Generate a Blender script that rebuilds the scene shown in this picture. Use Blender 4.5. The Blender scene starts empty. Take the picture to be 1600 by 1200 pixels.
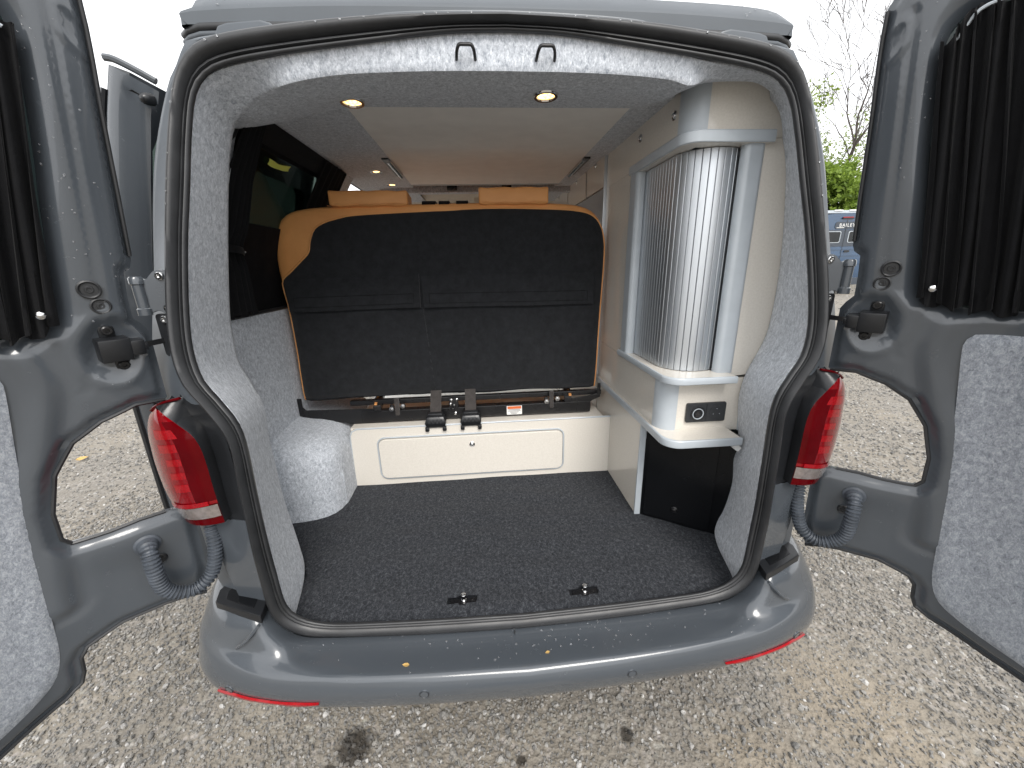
import bpy, bmesh, math, random
import numpy as np
from mathutils import Vector, Matrix, Quaternion
from mathutils.geometry import delaunay_2d_cdt

random.seed(7)
rng = np.random.default_rng(11)
scene = bpy.context.scene
COL = scene.collection
R = math.radians

# ------------------------------------------------------------------ camera
cam_d = bpy.data.cameras.new("camera")
cam = bpy.data.objects.new("camera", cam_d)
COL.objects.link(cam)
cam_d.sensor_fit = 'HORIZONTAL'
cam_d.sensor_width = 36.0
cam_d.lens = 13.562
cam_d.clip_start = 0.02
cam_d.clip_end = 800.0
def cam_axes(yaw, pitch, roll):
    cy, sy = math.cos(yaw), math.sin(yaw)
    fwd = Vector((sy*math.cos(pitch), cy*math.cos(pitch), -math.sin(pitch)))
    right = Vector((cy, -sy, 0.0))
    up = right.cross(fwd)
    c, s = math.cos(roll), math.sin(roll)
    return c*right + s*up, -s*right + c*up, fwd
rx, ux, fx = cam_axes(R(4.16), R(17.043), R(-1.374))
cam.matrix_world = Matrix(((rx.x, ux.x, -fx.x, -0.084), (rx.y, ux.y, -fx.y, -0.892),
                           (rx.z, ux.z, -fx.z, 1.472), (0, 0, 0, 1)))
scene.camera = cam

# ------------------------------------------------------------------ sky, sun, exposure
SUN_EL, SUN_AZ = R(47), R(168)          # azimuth clockwise from +Y
world = bpy.data.worlds.new("World")
scene.world = world
world.use_nodes = True
wn, wl = world.node_tree.nodes, world.node_tree.links
for n in list(wn): wn.remove(n)
w_out = wn.new('ShaderNodeOutputWorld')
w_bg = wn.new('ShaderNodeBackground')
w_sky = wn.new('ShaderNodeTexSky')
w_sky.sky_type = 'NISHITA'
w_sky.sun_disc = False
w_sky.sun_elevation = SUN_EL
w_sky.sun_rotation = SUN_AZ
w_sky.air_density = 1.0
w_sky.dust_density = 4.0
w_sky.ozone_density = 1.0
w_hsv = wn.new('ShaderNodeHueSaturation')
w_hsv.inputs['Saturation'].default_value = 0.12
w_tc = wn.new('ShaderNodeTexCoord')
w_map = wn.new('ShaderNodeMapping')
w_map.inputs['Scale'].default_value = (1.0, 1.0, 2.6)
w_noise = wn.new('ShaderNodeTexNoise')
w_noise.inputs['Scale'].default_value = 2.2
w_noise.inputs['Detail'].default_value = 6
w_ramp = wn.new('ShaderNodeValToRGB')
w_ramp.color_ramp.elements[0].position = 0.30
w_ramp.color_ramp.elements[0].color = (11.6, 11.8, 12.1, 1)
w_ramp.color_ramp.elements[1].position = 0.70
w_ramp.color_ramp.elements[1].color = (14.4, 14.4, 14.5, 1)
w_mix = wn.new('ShaderNodeMix')
w_mix.data_type = 'RGBA'
w_mix.inputs['Factor'].default_value = 0.72      # cloud cover
wl.new(w_sky.outputs[0], w_hsv.inputs['Color'])
wl.new(w_tc.outputs['Generated'], w_map.inputs['Vector'])
wl.new(w_map.outputs[0], w_noise.inputs['Vector'])
wl.new(w_noise.outputs['Fac'], w_ramp.inputs['Fac'])
wl.new(w_hsv.outputs[0], w_mix.inputs['A'])
wl.new(w_ramp.outputs[0], w_mix.inputs['B'])
wl.new(w_mix.outputs['Result'], w_bg.inputs['Color'])
w_bg.inputs['Strength'].default_value = 0.074
wl.new(w_bg.outputs[0], w_out.inputs['Surface'])

sun_d = bpy.data.lights.new("sun", 'SUN')
sun_d.energy = 1.25
sun_d.angle = R(28)
sun_d.color = (1.0, 0.955, 0.90)
sun = bpy.data.objects.new("sun", sun_d)
COL.objects.link(sun)
sdir = Vector((math.sin(SUN_AZ)*math.cos(SUN_EL), math.cos(SUN_AZ)*math.cos(SUN_EL), math.sin(SUN_EL)))
sun.rotation_euler = (-sdir).to_track_quat('-Z', 'Y').to_euler()

scene.view_settings.view_transform = 'Standard'
scene.view_settings.look = 'None'
scene.view_settings.exposure = 1.2
scene.view_settings.gamma = 1.0
scene.view_settings.use_curve_mapping = False
scene.render.engine = 'CYCLES'
try:
    scene.cycles.use_denoising = True
    scene.cycles.denoiser = 'OPENIMAGEDENOISE'
except Exception:
    pass
scene.cycles.max_bounces = 10
scene.cycles.diffuse_bounces = 5
scene.cycles.glossy_bounces = 5
scene.cycles.transmission_bounces = 6
scene.cycles.transparent_max_bounces = 10
scene.cycles.sample_clamp_indirect = 8.0

# ------------------------------------------------------------------ materials
class NT:
    def __init__(self, name):
        self.m = bpy.data.materials.new(name)
        self.m.use_nodes = True
        self.t = self.m.node_tree
        self.n = self.t.nodes
        self.b = self.n['Principled BSDF']
        self.out = self.n['Material Output']
        self._tc = None
    def add(self, typ, **kw):
        n = self.n.new(typ)
        for k, v in kw.items():
            if hasattr(n, k): setattr(n, k, v)
            else: n.inputs[k].default_value = v
        return n
    def link(self, a, b): self.t.links.new(a, b)
    def tc(self):
        if self._tc is None:
            self._tc = self.n.new('ShaderNodeTexCoord')
        return self._tc.outputs['Object']
    def noise(self, scale, detail=4, rough=0.55, stretch=None, dist=0.0):
        n = self.n.new('ShaderNodeTexNoise')
        n.inputs['Scale'].default_value = scale
        n.inputs['Detail'].default_value = detail
        n.inputs['Roughness'].default_value = rough
        n.inputs['Distortion'].default_value = dist
        if stretch:
            mp = self.n.new('ShaderNodeMapping')
            mp.inputs['Scale'].default_value = stretch
            self.link(self.tc(), mp.inputs['Vector'])
            self.link(mp.outputs[0], n.inputs['Vector'])
        else:
            self.link(self.tc(), n.inputs['Vector'])
        return n.outputs['Fac']
    def ramp(self, fac, stops):
        r = self.n.new('ShaderNodeValToRGB')
        e = r.color_ramp.elements
        while len(e) < len(stops): e.new(0.5)
        for i, (p, c) in enumerate(stops):
            e[i].position = p
            e[i].color = (c[0], c[1], c[2], 1) if not isinstance(c, (int, float)) else (c, c, c, 1)
        self.link(fac, r.inputs['Fac'])
        return r.outputs['Color']
    def mix(self, fac, a, b, mode='MIX'):
        m = self.n.new('ShaderNodeMix')
        m.data_type = 'RGBA'
        m.blend_type = mode
        for sock, v in (('Factor', fac), ('A', a), ('B', b)):
            if isinstance(v, (int, float)): m.inputs[sock].default_value = v
            elif isinstance(v, tuple): m.inputs[sock].default_value = (v[0], v[1], v[2], 1)
            else: self.link(v, m.inputs[sock])
        return m.outputs['Result']
    def bump(self, h, strength, dist=0.01, chain=None):
        b = self.n.new('ShaderNodeBump')
        b.inputs['Strength'].default_value = strength
        b.inputs['Distance'].default_value = dist
        self.link(h, b.inputs['Height'])
        if chain is not None: self.link(chain, b.inputs['Normal'])
        return b.outputs['Normal']
    def setp(self, **kw):
        for k, v in kw.items():
            s = self.b.inputs[k.replace('_', ' ')]
            if isinstance(v, (int, float)): s.default_value = v
            elif isinstance(v, tuple): s.default_value = (v[0], v[1], v[2], 1)
            else: self.link(v, s)
        return self.m

def plain(name, col, rough=0.5, metal=0.0, coat=0.0, var=0.10, scale=14, bump=0.0, bscale=180, spec=0.5):
    t = NT(name)
    f = t.noise(scale, 5)
    c0 = tuple(max(0, c*(1-var)) for c in col)
    c1 = tuple(min(1, c*(1+var)) for c in col)
    c = t.ramp(f, [(0.3, c0), (0.7, c1)])
    rr = t.ramp(t.noise(scale*0.6, 3), [(0.3, max(0.02, rough*0.85)), (0.7, min(1, rough*1.2))])
    t.setp(Base_Color=c, Roughness=rr, Metallic=metal)
    t.b.inputs['Specular IOR Level'].default_value = spec
    if coat:
        t.b.inputs['Coat Weight'].default_value = coat
        t.b.inputs['Coat Roughness'].default_value = 0.06
    if bump:
        t.link(t.bump(t.noise(bscale, 3), bump, 0.002), t.b.inputs['Normal'])
    return t.m

def paint():
    t = NT("grey_van_paint")
    f = t.noise(3.0, 5)
    dirt = t.ramp(t.noise(9, 8, 0.7), [(0.56, 0.0), (0.80, 0.30)])
    c = t.ramp(f, [(0.3, (0.060, 0.069, 0.080)), (0.7, (0.064, 0.073, 0.084))])
    c = t.mix(dirt, c, (0.075, 0.08, 0.087))
    rr = t.ramp(t.noise(22, 7, 0.7), [(0.35, 0.20), (0.75, 0.30)])
    t.setp(Base_Color=c, Roughness=rr)
    t.b.inputs['Coat Weight'].default_value = 0.65
    t.b.inputs['Coat Roughness'].default_value = 0.05
    t.link(t.bump(t.noise(420, 2), 0.04, 0.0005), t.b.inputs['Normal'])
    return t.m

def felt(name, lo, mid, hi, fine=330, bump=0.6, sheen=0.2):
    t = NT(name)
    a = t.noise(fine, 6, 0.7, (1, 1, 0.55), 0.6)
    b = t.noise(fine*0.33, 5, 0.65, (1.0, 0.8, 0.6), 0.8)
    m = t.n.new('ShaderNodeMath'); m.operation = 'ADD'
    t.link(a, m.inputs[0]); t.link(b, m.inputs[1])
    h = t.n.new('ShaderNodeMath'); h.operation = 'MULTIPLY'; h.inputs[1].default_value = 0.5
    t.link(m.outputs[0], h.inputs[0])
    c = t.ramp(h.outputs[0], [(0.36, lo), (0.50, mid), (0.64, hi)])
    t.setp(Base_Color=c, Roughness=0.95)
    t.b.inputs['Specular IOR Level'].default_value = 0.1
    t.b.inputs['Sheen Weight'].default_value = sheen
    t.b.inputs['Sheen Roughness'].default_value = 0.6
    t.link(t.bump(h.outputs[0], bump, 0.004), t.b.inputs['Normal'])
    return t.m

def weave(name, col, scale=900, var=0.35, sheen=0.2):
    t = NT(name)
    w1 = t.n.new('ShaderNodeTexWave'); w1.bands_direction = 'X'
    w2 = t.n.new('ShaderNodeTexWave'); w2.bands_direction = 'Z'
    for w in (w1, w2):
        w.inputs['Scale'].default_value = scale/6.3
        w.inputs['Distortion'].default_value = 0.6
        t.link(t.tc(), w.inputs['Vector'])
    mm = t.mix(0.5, w1.outputs['Color'], w2.outputs['Color'])
    n = t.noise(30, 8, 0.7)
    c = t.ramp(n, [(0.3, tuple(x*(1-var) for x in col)), (0.75, tuple(x*(1+var) for x in col))])
    lint = t.ramp(t.noise(160, 4, 0.7), [(0.70, 0.0), (0.76, 0.35)])
    c = t.mix(lint, c, tuple(min(1, x*2.2+0.02) for x in col))
    t.setp(Base_Color=c, Roughness=0.9)
    t.b.inputs['Specular IOR Level'].default_value = 0.2
    t.b.inputs['Sheen Weight'].default_value = sheen
    t.link(t.bump(mm, 0.25, 0.001, t.bump(n, 0.25, 0.006)), t.b.inputs['Normal'])
    return t.m

def leather():
    t = NT("tan_leatherette")
    v = t.n.new('ShaderNodeTexVoronoi'); v.inputs['Scale'].default_value = 420
    t.link(t.tc(), v.inputs['Vector'])
    c = t.ramp(t.noise(9, 5), [(0.3, (0.64, 0.29, 0.095)), (0.7, (0.72, 0.335, 0.115))])
    t.setp(Base_Color=c, Roughness=0.52)
    t.link(t.bump(v.outputs['Distance'], 0.25, 0.001, t.bump(t.noise(40, 4), 0.2, 0.004)), t.b.inputs['Normal'])
    return t.m

def laminate():
    t = NT("cream_laminate")
    n = t.noise(160, 5, 0.65)
    c = t.ramp(n, [(0.35, (0.655, 0.618, 0.555)), (0.65, (0.715, 0.678, 0.615))])
    rr = t.ramp(t.noise(20, 4), [(0.3, 0.14), (0.7, 0.24)])
    t.setp(Base_Color=c, Roughness=rr)
    t.b.inputs['Coat Weight'].default_value = 0.35
    t.b.inputs['Coat Roughness'].default_value = 0.08
    return t.m

def glass_tint(name, col, refl=0.10):
    t = NT(name)
    tr = t.add('ShaderNodeBsdfTransparent')
    tr.inputs['Color'].default_value = (*col, 1)
    gl = t.add('ShaderNodeBsdfGlossy')
    gl.inputs['Roughness'].default_value = 0.02
    fr = t.add('ShaderNodeFresnel'); fr.inputs['IOR'].default_value = 1.5
    n = t.noise(6, 3)
    r = t.ramp(n, [(0.2, (0.85, 0.9, 0.88)), (0.8, (1, 1, 1))])
    t.link(r, gl.inputs['Color'])
    mx = t.add('ShaderNodeMixShader')
    fm = t.add('ShaderNodeMath'); fm.operation = 'MULTIPLY'; fm.inputs[1].default_value = refl*10
    t.link(fr.outputs[0], fm.inputs[0]); t.link(fm.outputs[0], mx.inputs[0]); t.link(tr.outputs[0], mx.inputs[1]); t.link(gl.outputs[0], mx.inputs[2])
    t.link(mx.outputs[0], t.out.inputs['Surface'])
    return t.m

def emis(name, col, st):
    t = NT(name)
    v = t.n.new('ShaderNodeTexVoronoi'); v.inputs['Scale'].default_value = 95
    t.link(t.tc(), v.inputs['Vector'])
    c = t.ramp(v.outputs['Distance'], [(0.0, (1.0, 0.86, 0.55)), (0.6, col)])
    t.setp(Base_Color=(0.8, 0.7, 0.5), Emission_Color=c)
    t.b.inputs['Emission Strength'].default_value = st
    return t.m

M = {}
def gelcoat():
    return plain("grey_roof_gelcoat", (0.085, 0.096, 0.108), 0.5, var=0.05, scale=6, spec=0.35)
M['gel'] = gelcoat()
M['jamb'] = plain("grey_jamb_paint", (0.075, 0.087, 0.101), 0.42, var=0.06, scale=9, coat=0.12)
M['paint'] = paint()
M['felt'] = felt("light_grey_felt", (0.23, 0.255, 0.295), (0.47, 0.50, 0.545), (0.73, 0.76, 0.805))
M['felt_dimmed'] = felt("grey_felt_dimmed_for_doors", (0.145, 0.163, 0.19), (0.28, 0.302, 0.335), (0.45, 0.475, 0.51), 400)  # same felt as the lining, colour darkened because doors catch more light
M['floorfelt'] = felt("charcoal_floor_carpet", (0.009, 0.0102, 0.0128), (0.028, 0.0306, 0.036), (0.090, 0.096, 0.107), 340, 0.9, 0.04)
M['rubber'] = plain("black_rubber", (0.022, 0.023, 0.025), 0.42, var=0.25, bump=0.08)
M['blackpl'] = plain("black_plastic", (0.012, 0.013, 0.015), 0.32, var=0.2, bump=0.05)
M['blackgl'] = plain("gloss_black_board", (0.0055, 0.006, 0.007), 0.22, var=0.2, scale=5, spec=0.25)
M['blackmt'] = plain("black_painted_steel", (0.010, 0.010, 0.011), 0.28, var=0.2)
M['conduit'] = plain("grey_conduit_plastic", (0.060, 0.070, 0.085), 0.5, var=0.3, scale=30)
M['cloth'] = weave("black_canvas", (0.0145, 0.0158, 0.0182))
M['curtain'] = weave("black_curtain_cloth", (0.0050, 0.0052, 0.0062), 700, 0.25, 0.03)
M['leather'] = leather()
M['lam'] = laminate()
M['alu'] = plain("satin_aluminium", (0.56, 0.59, 0.62), 0.40, metal=0.9, var=0.02, scale=3)
M['trim'] = plain("silver_grey_plastic_trim", (0.43, 0.47, 0.505), 0.36, var=0.05, coat=0.15)
M['chrome'] = plain("polished_steel", (0.62, 0.62, 0.62), 0.18, metal=1.0, var=0.05)
M['board'] = plain("pale_bed_board", (0.74, 0.72, 0.685), 0.75, var=0.04)
M['headliner'] = plain("beige_headliner", (0.58, 0.53, 0.45), 0.9, var=0.06, scale=40, bump=0.1)
M['strap'] = weave("grey_webbing", (0.05, 0.045, 0.043), 1200)
M['white'] = plain("white_sticker", (0.72, 0.72, 0.70), 0.45, var=0.03)
M['orange'] = plain("orange_print", (0.62, 0.13, 0.03), 0.5, var=0.05)
M['ink'] = plain("grey_print", (0.10, 0.10, 0.11), 0.5, var=0.05)
M['yellow'] = plain("yellow_sticker", (0.75, 0.80, 0.16), 0.5, var=0.08)
M['yleaf'] = plain("yellow_leaf", (0.46, 0.30, 0.10), 0.6, var=0.25, scale=60)
M['glass'] = glass_tint("privacy_glass", (0.24, 0.28, 0.262), 0.03)
M['dglass'] = glass_tint("dark_door_glass", (0.10, 0.12, 0.12))
M['cglass'] = glass_tint("clear_glass", (0.80, 0.86, 0.83))
M['socket'] = plain("graphite_plastic", (0.028, 0.030, 0.033), 0.42, var=0.1)
M['lamp'] = emis("warm_led", (1.0, 0.55, 0.14), 1.7)
M['bluepaint'] = plain("blue_van_paint", (0.022, 0.056, 0.112), 0.25, coat=0.8, var=0.15, scale=2)
M['greyband'] = plain("dark_grey_band", (0.045, 0.055, 0.07), 0.35, var=0.1)
M['bark'] = plain("grey_brown_bark", (0.075, 0.062, 0.056), 0.9, var=0.35, scale=8, bump=0.4, bscale=30)
M['mossbark'] = M['bark']
M['matt'] = plain("matt_black_surround_and_cover", (0.006, 0.006, 0.007), 0.8, var=0.2, spec=0.15)
M['tyre'] = plain("tyre_rubber", (0.018, 0.018, 0.018), 0.8, var=0.2)

def red_lens():
    t = NT("red_lens")
    n = t.noise(40, 3)
    c = t.ramp(n, [(0.3, (0.15, 0.0010, 0.0032)), (0.7, (0.20, 0.0015, 0.0045))])
    t.setp(Base_Color=c, Roughness=0.13)
    t.b.inputs['Specular IOR Level'].default_value = 0.3
    t.b.inputs['Coat Weight'].default_value = 0.25
    t.b.inputs['Coat Roughness'].default_value = 0.03
    t.b.inputs['Subsurface Weight'].default_value = 0.15
    t.b.inputs['Subsurface Radius'].default_value = (0.02, 0.002, 0.002)
    return t.m
M['red'] = red_lens()
M['redrefl'] = plain("red_reflector", (0.27, 0.0022, 0.0055), 0.2, coat=0.25, var=0.25, scale=260, spec=0.3)
M['darkred'] = plain("dark_red_lens", (0.075, 0.0006, 0.002), 0.10, var=0.2, spec=0.12)
M['clear'] = plain("clear_ribbed_lens", (0.17, 0.145, 0.135), 0.12, coat=1.0, var=0.25, scale=70)

def leafmat(name, a, b):
    t = NT(name)
    oi = t.n.new('ShaderNodeNewGeometry')
    n = t.noise(1.3, 4)
    r = t.n.new('ShaderNodeMath'); r.operation = 'ADD'
    k = t.n.new('ShaderNodeMath'); k.operation = 'MULTIPLY'; k.inputs[1].default_value = 0.45
    t.link(oi.outputs['Random Per Island'], k.inputs[0])
    t.link(k.outputs[0], r.inputs[0]); 
    k2 = t.n.new('ShaderNodeMath'); k2.operation = 'MULTIPLY'; k2.inputs[1].default_value = 0.6
    t.link(n, k2.inputs[0]); t.link(k2.outputs[0], r.inputs[1])
    c = t.ramp(r.outputs[0], [(0.2, a), (0.8, b)])
    t.setp(Base_Color=c, Roughness=0.55)
    t.b.inputs['Transmission Weight'].default_value = 0.0
    tl = t.add('ShaderNodeBsdfTranslucent')
    t.link(c, tl.inputs['Color'])
    mx = t.add('ShaderNodeMixShader'); mx.inputs[0].default_value = 0.4
    t.link(t.b.outputs[0], mx.inputs[1]); t.link(tl.outputs[0], mx.inputs[2])
    t.link(mx.outputs[0], t.out.inputs['Surface'])
    return t.m
M['leafA'] = leafmat("fresh_green_leaves", (0.085, 0.150, 0.018), (0.29, 0.40, 0.065))
M['leafB'] = leafmat("yellow_green_leaves", (0.11, 0.17, 0.025), (0.30, 0.38, 0.07))

# ------------------------------------------------------------------ mesh helpers
def mk(name, verts, faces, mat, parent=None, smooth=True, angle=38):
    me = bpy.data.meshes.new(name)
    me.from_pydata([tuple(map(float, v)) for v in verts], [], [tuple(int(i) for i in f) for f in faces])
    me.materials.append(mat)
    if smooth and len(me.polygons):
        me.polygons.foreach_set('use_smooth', [True]*len(me.polygons))
        me.update()
        me.set_sharp_from_angle(angle=R(angle))
    me.update()
    o = bpy.data.objects.new(name, me)
    COL.objects.link(o)
    adopt(o, parent)
    return o

def adopt(o, parent):
    if parent is not None:
        o.parent = parent
        o.matrix_parent_inverse = Matrix.Translation(-WORLD.get(parent.name, Vector((0, 0, 0))))
WORLD = {}
def thing(name, label, cat, loc=(0, 0, 0), group=None):
    o = bpy.data.objects.new(name, None)
    o.empty_display_size = 0.1
    o.location = loc
    COL.objects.link(o)
    WORLD[o.name] = Vector(loc)
    o['label'] = label; o['category'] = cat
    if group: o['group'] = group
    return o
def tag(o, label, cat, group=None):
    o['label'] = label; o['category'] = cat
    if group: o['group'] = group
    return o

def crv(pts, n, closed=False):
    """Catmull-Rom through pts, resampled to n points of equal arc length."""
    p = np.asarray(pts, float)
    if closed:
        q = np.vstack([p[-1], p, p[0], p[1]])
    else:
        q = np.vstack([2*p[0]-p[1], p, 2*p[-1]-p[-2]])
    out = []
    K = 14
    segs = len(q)-3
    for i in range(segs):
        a, b, c, d = q[i], q[i+1], q[i+2], q[i+3]
        t = (np.arange(K)/K)[:, None]
        out.append(0.5*((2*b)+(-a+c)*t+(2*a-5*b+4*c-d)*t**2+(-a+3*b-3*c+d)*t**3))
    out = np.vstack(out+[q[-2][None]])
    return resample(out, n, closed)
def resample(p, n, closed=False):
    p = np.asarray(p, float)
    d = np.r_[0, np.cumsum(np.linalg.norm(np.diff(p, axis=0), axis=1))]
    t = np.linspace(0, d[-1], n+1)[:-1] if closed else np.linspace(0, d[-1], n)
    return np.stack([np.interp(t, d, p[:, k]) for k in range(p.shape[1])], -1)

def loft(name, rows, mat, parent=None, closed=False, flip=False, thick=None, smooth=True, angle=38):
    rows = [np.asarray(r, float) for r in rows]
    n = len(rows[0])
    V = np.vstack(rows)
    F = []
    for i in range(len(rows)-1):
        for j in range(n if closed else n-1):
            a, b = i*n+j, i*n+(j+1) % n
            c, d = (i+1)*n+(j+1) % n, (i+1)*n+j
            F.append((a, d, c, b) if flip else (a, b, c, d))
    if thick: V, F = solid(V, F, thick)
    return mk(name, V, F, mat, parent, smooth, angle)

def vnorm(V, F):
    N = np.zeros_like(V)
    for f in F:
        p = V[list(f)]
        nn = np.cross(p[1]-p[0], p[2]-p[0])
        if len(f) == 4: nn = nn + np.cross(p[2]-p[0], p[3]-p[0])
        for i in f: N[i] += nn
    l = np.linalg.norm(N, axis=1); l[l == 0] = 1
    return N/l[:, None]
def solid(V, F, th):
    """Give a sheet thickness th behind its face normals."""
    V = np.asarray(V, float)
    N = vnorm(V, F)
    n = len(V)
    th = np.asarray(th)
    V2 = np.vstack([V, V-N*(th[:, None] if th.ndim else th)])
    F2 = [tuple(f) for f in F]+[tuple(i+n for i in reversed(f)) for f in F]
    cnt = {}
    for f in F:
        for a, b in zip(f, list(f[1:])+[f[0]]):
            cnt[(a, b)] = cnt.get((a, b), 0)+1
    for (a, b) in list(cnt):
        if (b, a) not in cnt:
            F2.append((b, a, a+n, b+n))
    return V2, F2

def inpoly(P, poly):
    P = np.asarray(P); poly = np.asarray(poly)
    x, y = P[:, 0], P[:, 1]
    r = np.zeros(len(P), bool)
    j = len(poly)-1
    for i in range(len(poly)):
        xi, yi = poly[i]; xj, yj = poly[j]
        c = ((yi > y) != (yj > y)) & (x < (xj-xi)*(y-yi)/(yj-yi+1e-15)+xi)
        r ^= c
        j = i
    return r
def distpoly(P, poly, closed=True):
    P = np.asarray(P); A = np.asarray(poly)
    B = np.roll(A, -1, axis=0)
    if not closed: A, B = A[:-1], B[:-1]
    best = np.full(len(P), 1e9)
    for a, b in zip(A, B):
        ab = b-a
        t = np.clip(((P-a) @ ab)/max(ab @ ab, 1e-12), 0, 1)
        best = np.minimum(best, np.linalg.norm(P-a-t[:, None]*ab, axis=1))
    return best
def cdt(outline, holes, step):
    """Fill an outline (with holes) with an even mesh; returns 2-D points and triangles."""
    pts, edges = [], []
    for loop in [outline]+list(holes):
        s = len(pts)
        pts += [tuple(p) for p in loop]
        edges += [(s+i, s+(i+1) % len(loop)) for i in range(len(loop))]
    o = np.asarray(outline)
    mn, mx = o.min(0), o.max(0)
    gx, gy = np.arange(mn[0], mx[0], step), np.arange(mn[1], mx[1], step*0.87)
    G = np.array([(x+(0.5*step if j % 2 else 0), y) for j, y in enumerate(gy) for x in gx])
    k = inpoly(G, outline) & (distpoly(G, outline) > step*0.55)
    for h in holes: k &= (~inpoly(G, h)) & (distpoly(G, h) > step*0.55)
    pts += [tuple(p) for p in G[k]]
    r = delaunay_2d_cdt([Vector(p) for p in pts], edges, [], 1, 1e-7)
    P = np.array([tuple(v) for v in r[0]])
    T = [tuple(f) for f in r[2]]
    c = np.array([P[list(f)].mean(0) for f in T])
    keep = inpoly(c, outline)
    for h in holes: keep &= ~inpoly(c, h)
    T = [t for t, k in zip(T, keep) if k]
    # one winding
    T = [t if np.cross(P[t[1]]-P[t[0]], P[t[2]]-P[t[0]]) > 0 else (t[0], t[2], t[1]) for t in T]
    used = sorted({i for t in T for i in t})
    mp = {u: i for i, u in enumerate(used)}
    return P[used], [tuple(mp[i] for i in t) for t in T]
def sheet(name, outline, holes, step, fmap, mat, parent=None, flip=False, thick=None, angle=38):
    P, T = cdt(outline, holes, step)
    V = np.asarray(fmap(P), float)
    if flip: T = [t[::-1] for t in T]
    if thick: V, T = solid(V, T, thick)
    return mk(name, V, T, mat, parent, True, angle)
def rrect(x0, z0, x1, z1, r, n=6):
    out = []
    for cx, cz, a0 in ((x1-r, z0+r, -90), (x1-r, z1-r, 0), (x0+r, z1-r, 90), (x0+r, z0+r, 180)):
        for k in range(n+1):
            a = R(a0+90*k/n)
            out.append((cx+r*math.cos(a), cz+r*math.sin(a)))
    return np.array(out)

def bm_obj(name, bm, mat, parent=None, smooth=True, angle=38, flat=False):
    me = bpy.data.meshes.new(name)
    bmesh.ops.recalc_face_normals(bm, faces=bm.faces[:])
    bm.to_mesh(me); bm.free()
    me.materials.append(mat)
    if smooth:
        me.polygons.foreach_set('use_smooth', [True]*len(me.polygons))
        me.update()
        me.set_sharp_from_angle(angle=R(angle))
    o = bpy.data.objects.new(name, me)
    COL.objects.link(o)
    adopt(o, parent)
    if flat:
        w = o.modifiers.new("weighted", 'WEIGHTED_NORMAL')
        w.weight = 100; w.keep_sharp = True; w.mode = 'FACE_AREA'
    return o
def bevel(bm, w, seg=2, ang=30):
    if w <= 0: return
    es = [e for e in bm.edges if len(e.link_faces) == 2 and e.calc_face_angle(0) > R(ang)]
    bmesh.ops.bevel(bm, geom=es, offset=w, segments=seg, profile=0.5, affect='EDGES', clamp_overlap=True)
def add_box(bm, c, s, rot=None):
    m = Matrix.Translation(c) @ (rot.to_4x4() if rot is not None else Matrix.Identity(4)) @ Matrix.Diagonal((*s, 1))
    return bmesh.ops.create_cube(bm, size=1.0, matrix=m)
def box(name, c, s, mat, parent=None, bev=0.003, rot=None, seg=2):
    bm = bmesh.new()
    add_box(bm, c, s, rot)
    bevel(bm, bev, seg)
    return bm_obj(name, bm, mat, parent, flat=True)
def extr(name, loop, vec, mat, parent=None, bev=0.002, seg=2, angle=38):
    """Solid from a planar 3-D loop pushed along vec."""
    bm = bmesh.new()
    a = [bm.verts.new(tuple(p)) for p in loop]
    b = [bm.verts.new(tuple(Vector(p)+Vector(vec))) for p in loop]
    bm.faces.new(a); bm.faces.new(b[::-1])
    n = len(a)
    for i in range(n): bm.faces.new((a[i], b[i], b[(i+1) % n], a[(i+1) % n]))
    bmesh.ops.recalc_face_normals(bm, faces=bm.faces[:])
    if bev:
        cap = [e for e in bm.edges if len(e.link_faces) == 2 and e.calc_face_angle(0) > R(40)]
        bmesh.ops.bevel(bm, geom=cap, offset=bev, segments=seg, profile=0.5, affect='EDGES', clamp_overlap=True)
    return bm_obj(name, bm, mat, parent, True, angle, True)
def tube_data(path, r, seg=10, closed=False, ring=None):
    p = np.asarray(path, float); n = len(p)
    rr = np.full(n, r) if np.isscalar(r) else np.asarray(r)
    T = np.gradient(p, axis=0)
    if closed: T = np.roll(p, -1, 0)-np.roll(p, 1, 0)
    T /= np.linalg.norm(T, axis=1)[:, None]
    u = np.cross(T[0], [0.3, 0.2, 0.9]); u /= np.linalg.norm(u)
    V = []
    for i in range(n):
        u = u-T[i]*(u @ T[i]); u /= np.linalg.norm(u)
        w = np.cross(T[i], u)
        for k in range(seg):
            a = 2*math.pi*k/seg
            V.append(p[i]+rr[i]*(math.cos(a)*u+math.sin(a)*w))
    F = []
    for i in range(n if closed else n-1):
        j = (i+1) % n
        for k in range(seg):
            F.append((i*seg+k, i*seg+(k+1) % seg, j*seg+(k+1) % seg, j*seg+k))
    if not closed:
        F.append(tuple(range(seg))[::-1]); F.append(tuple((n-1)*seg+k for k in range(seg)))
    return V, F
def tube(name, path, r, mat, parent=None, seg=10, closed=False):
    V, F = tube_data(path, r, seg, closed)
    return mk(name, V, F, mat, parent)
def disc(name, c, nrm, prof, mat, parent=None, seg=28):
    """Turned piece: prof = (radius, height) pairs about axis nrm at c."""
    nrm = Vector(nrm).normalized()
    q = nrm.to_track_quat('Z', 'Y')
    V, F = [], []
    for (r, h) in prof:
        for k in range(seg):
            a = 2*math.pi*k/seg
            V.append(Vector(c)+q @ Vector((max(r, 1e-5)*math.cos(a), max(r, 1e-5)*math.sin(a), h)))
    for i in range(len(prof)-1):
        for k in range(seg):
            F.append((i*seg+k, i*seg+(k+1) % seg, (i+1)*seg+(k+1) % seg, (i+1)*seg+k))
    return mk(name, V, F, mat, parent)
def mir(p, s):
    p = np.array(p, float)
    p[..., 0] *= s
    return p
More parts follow.
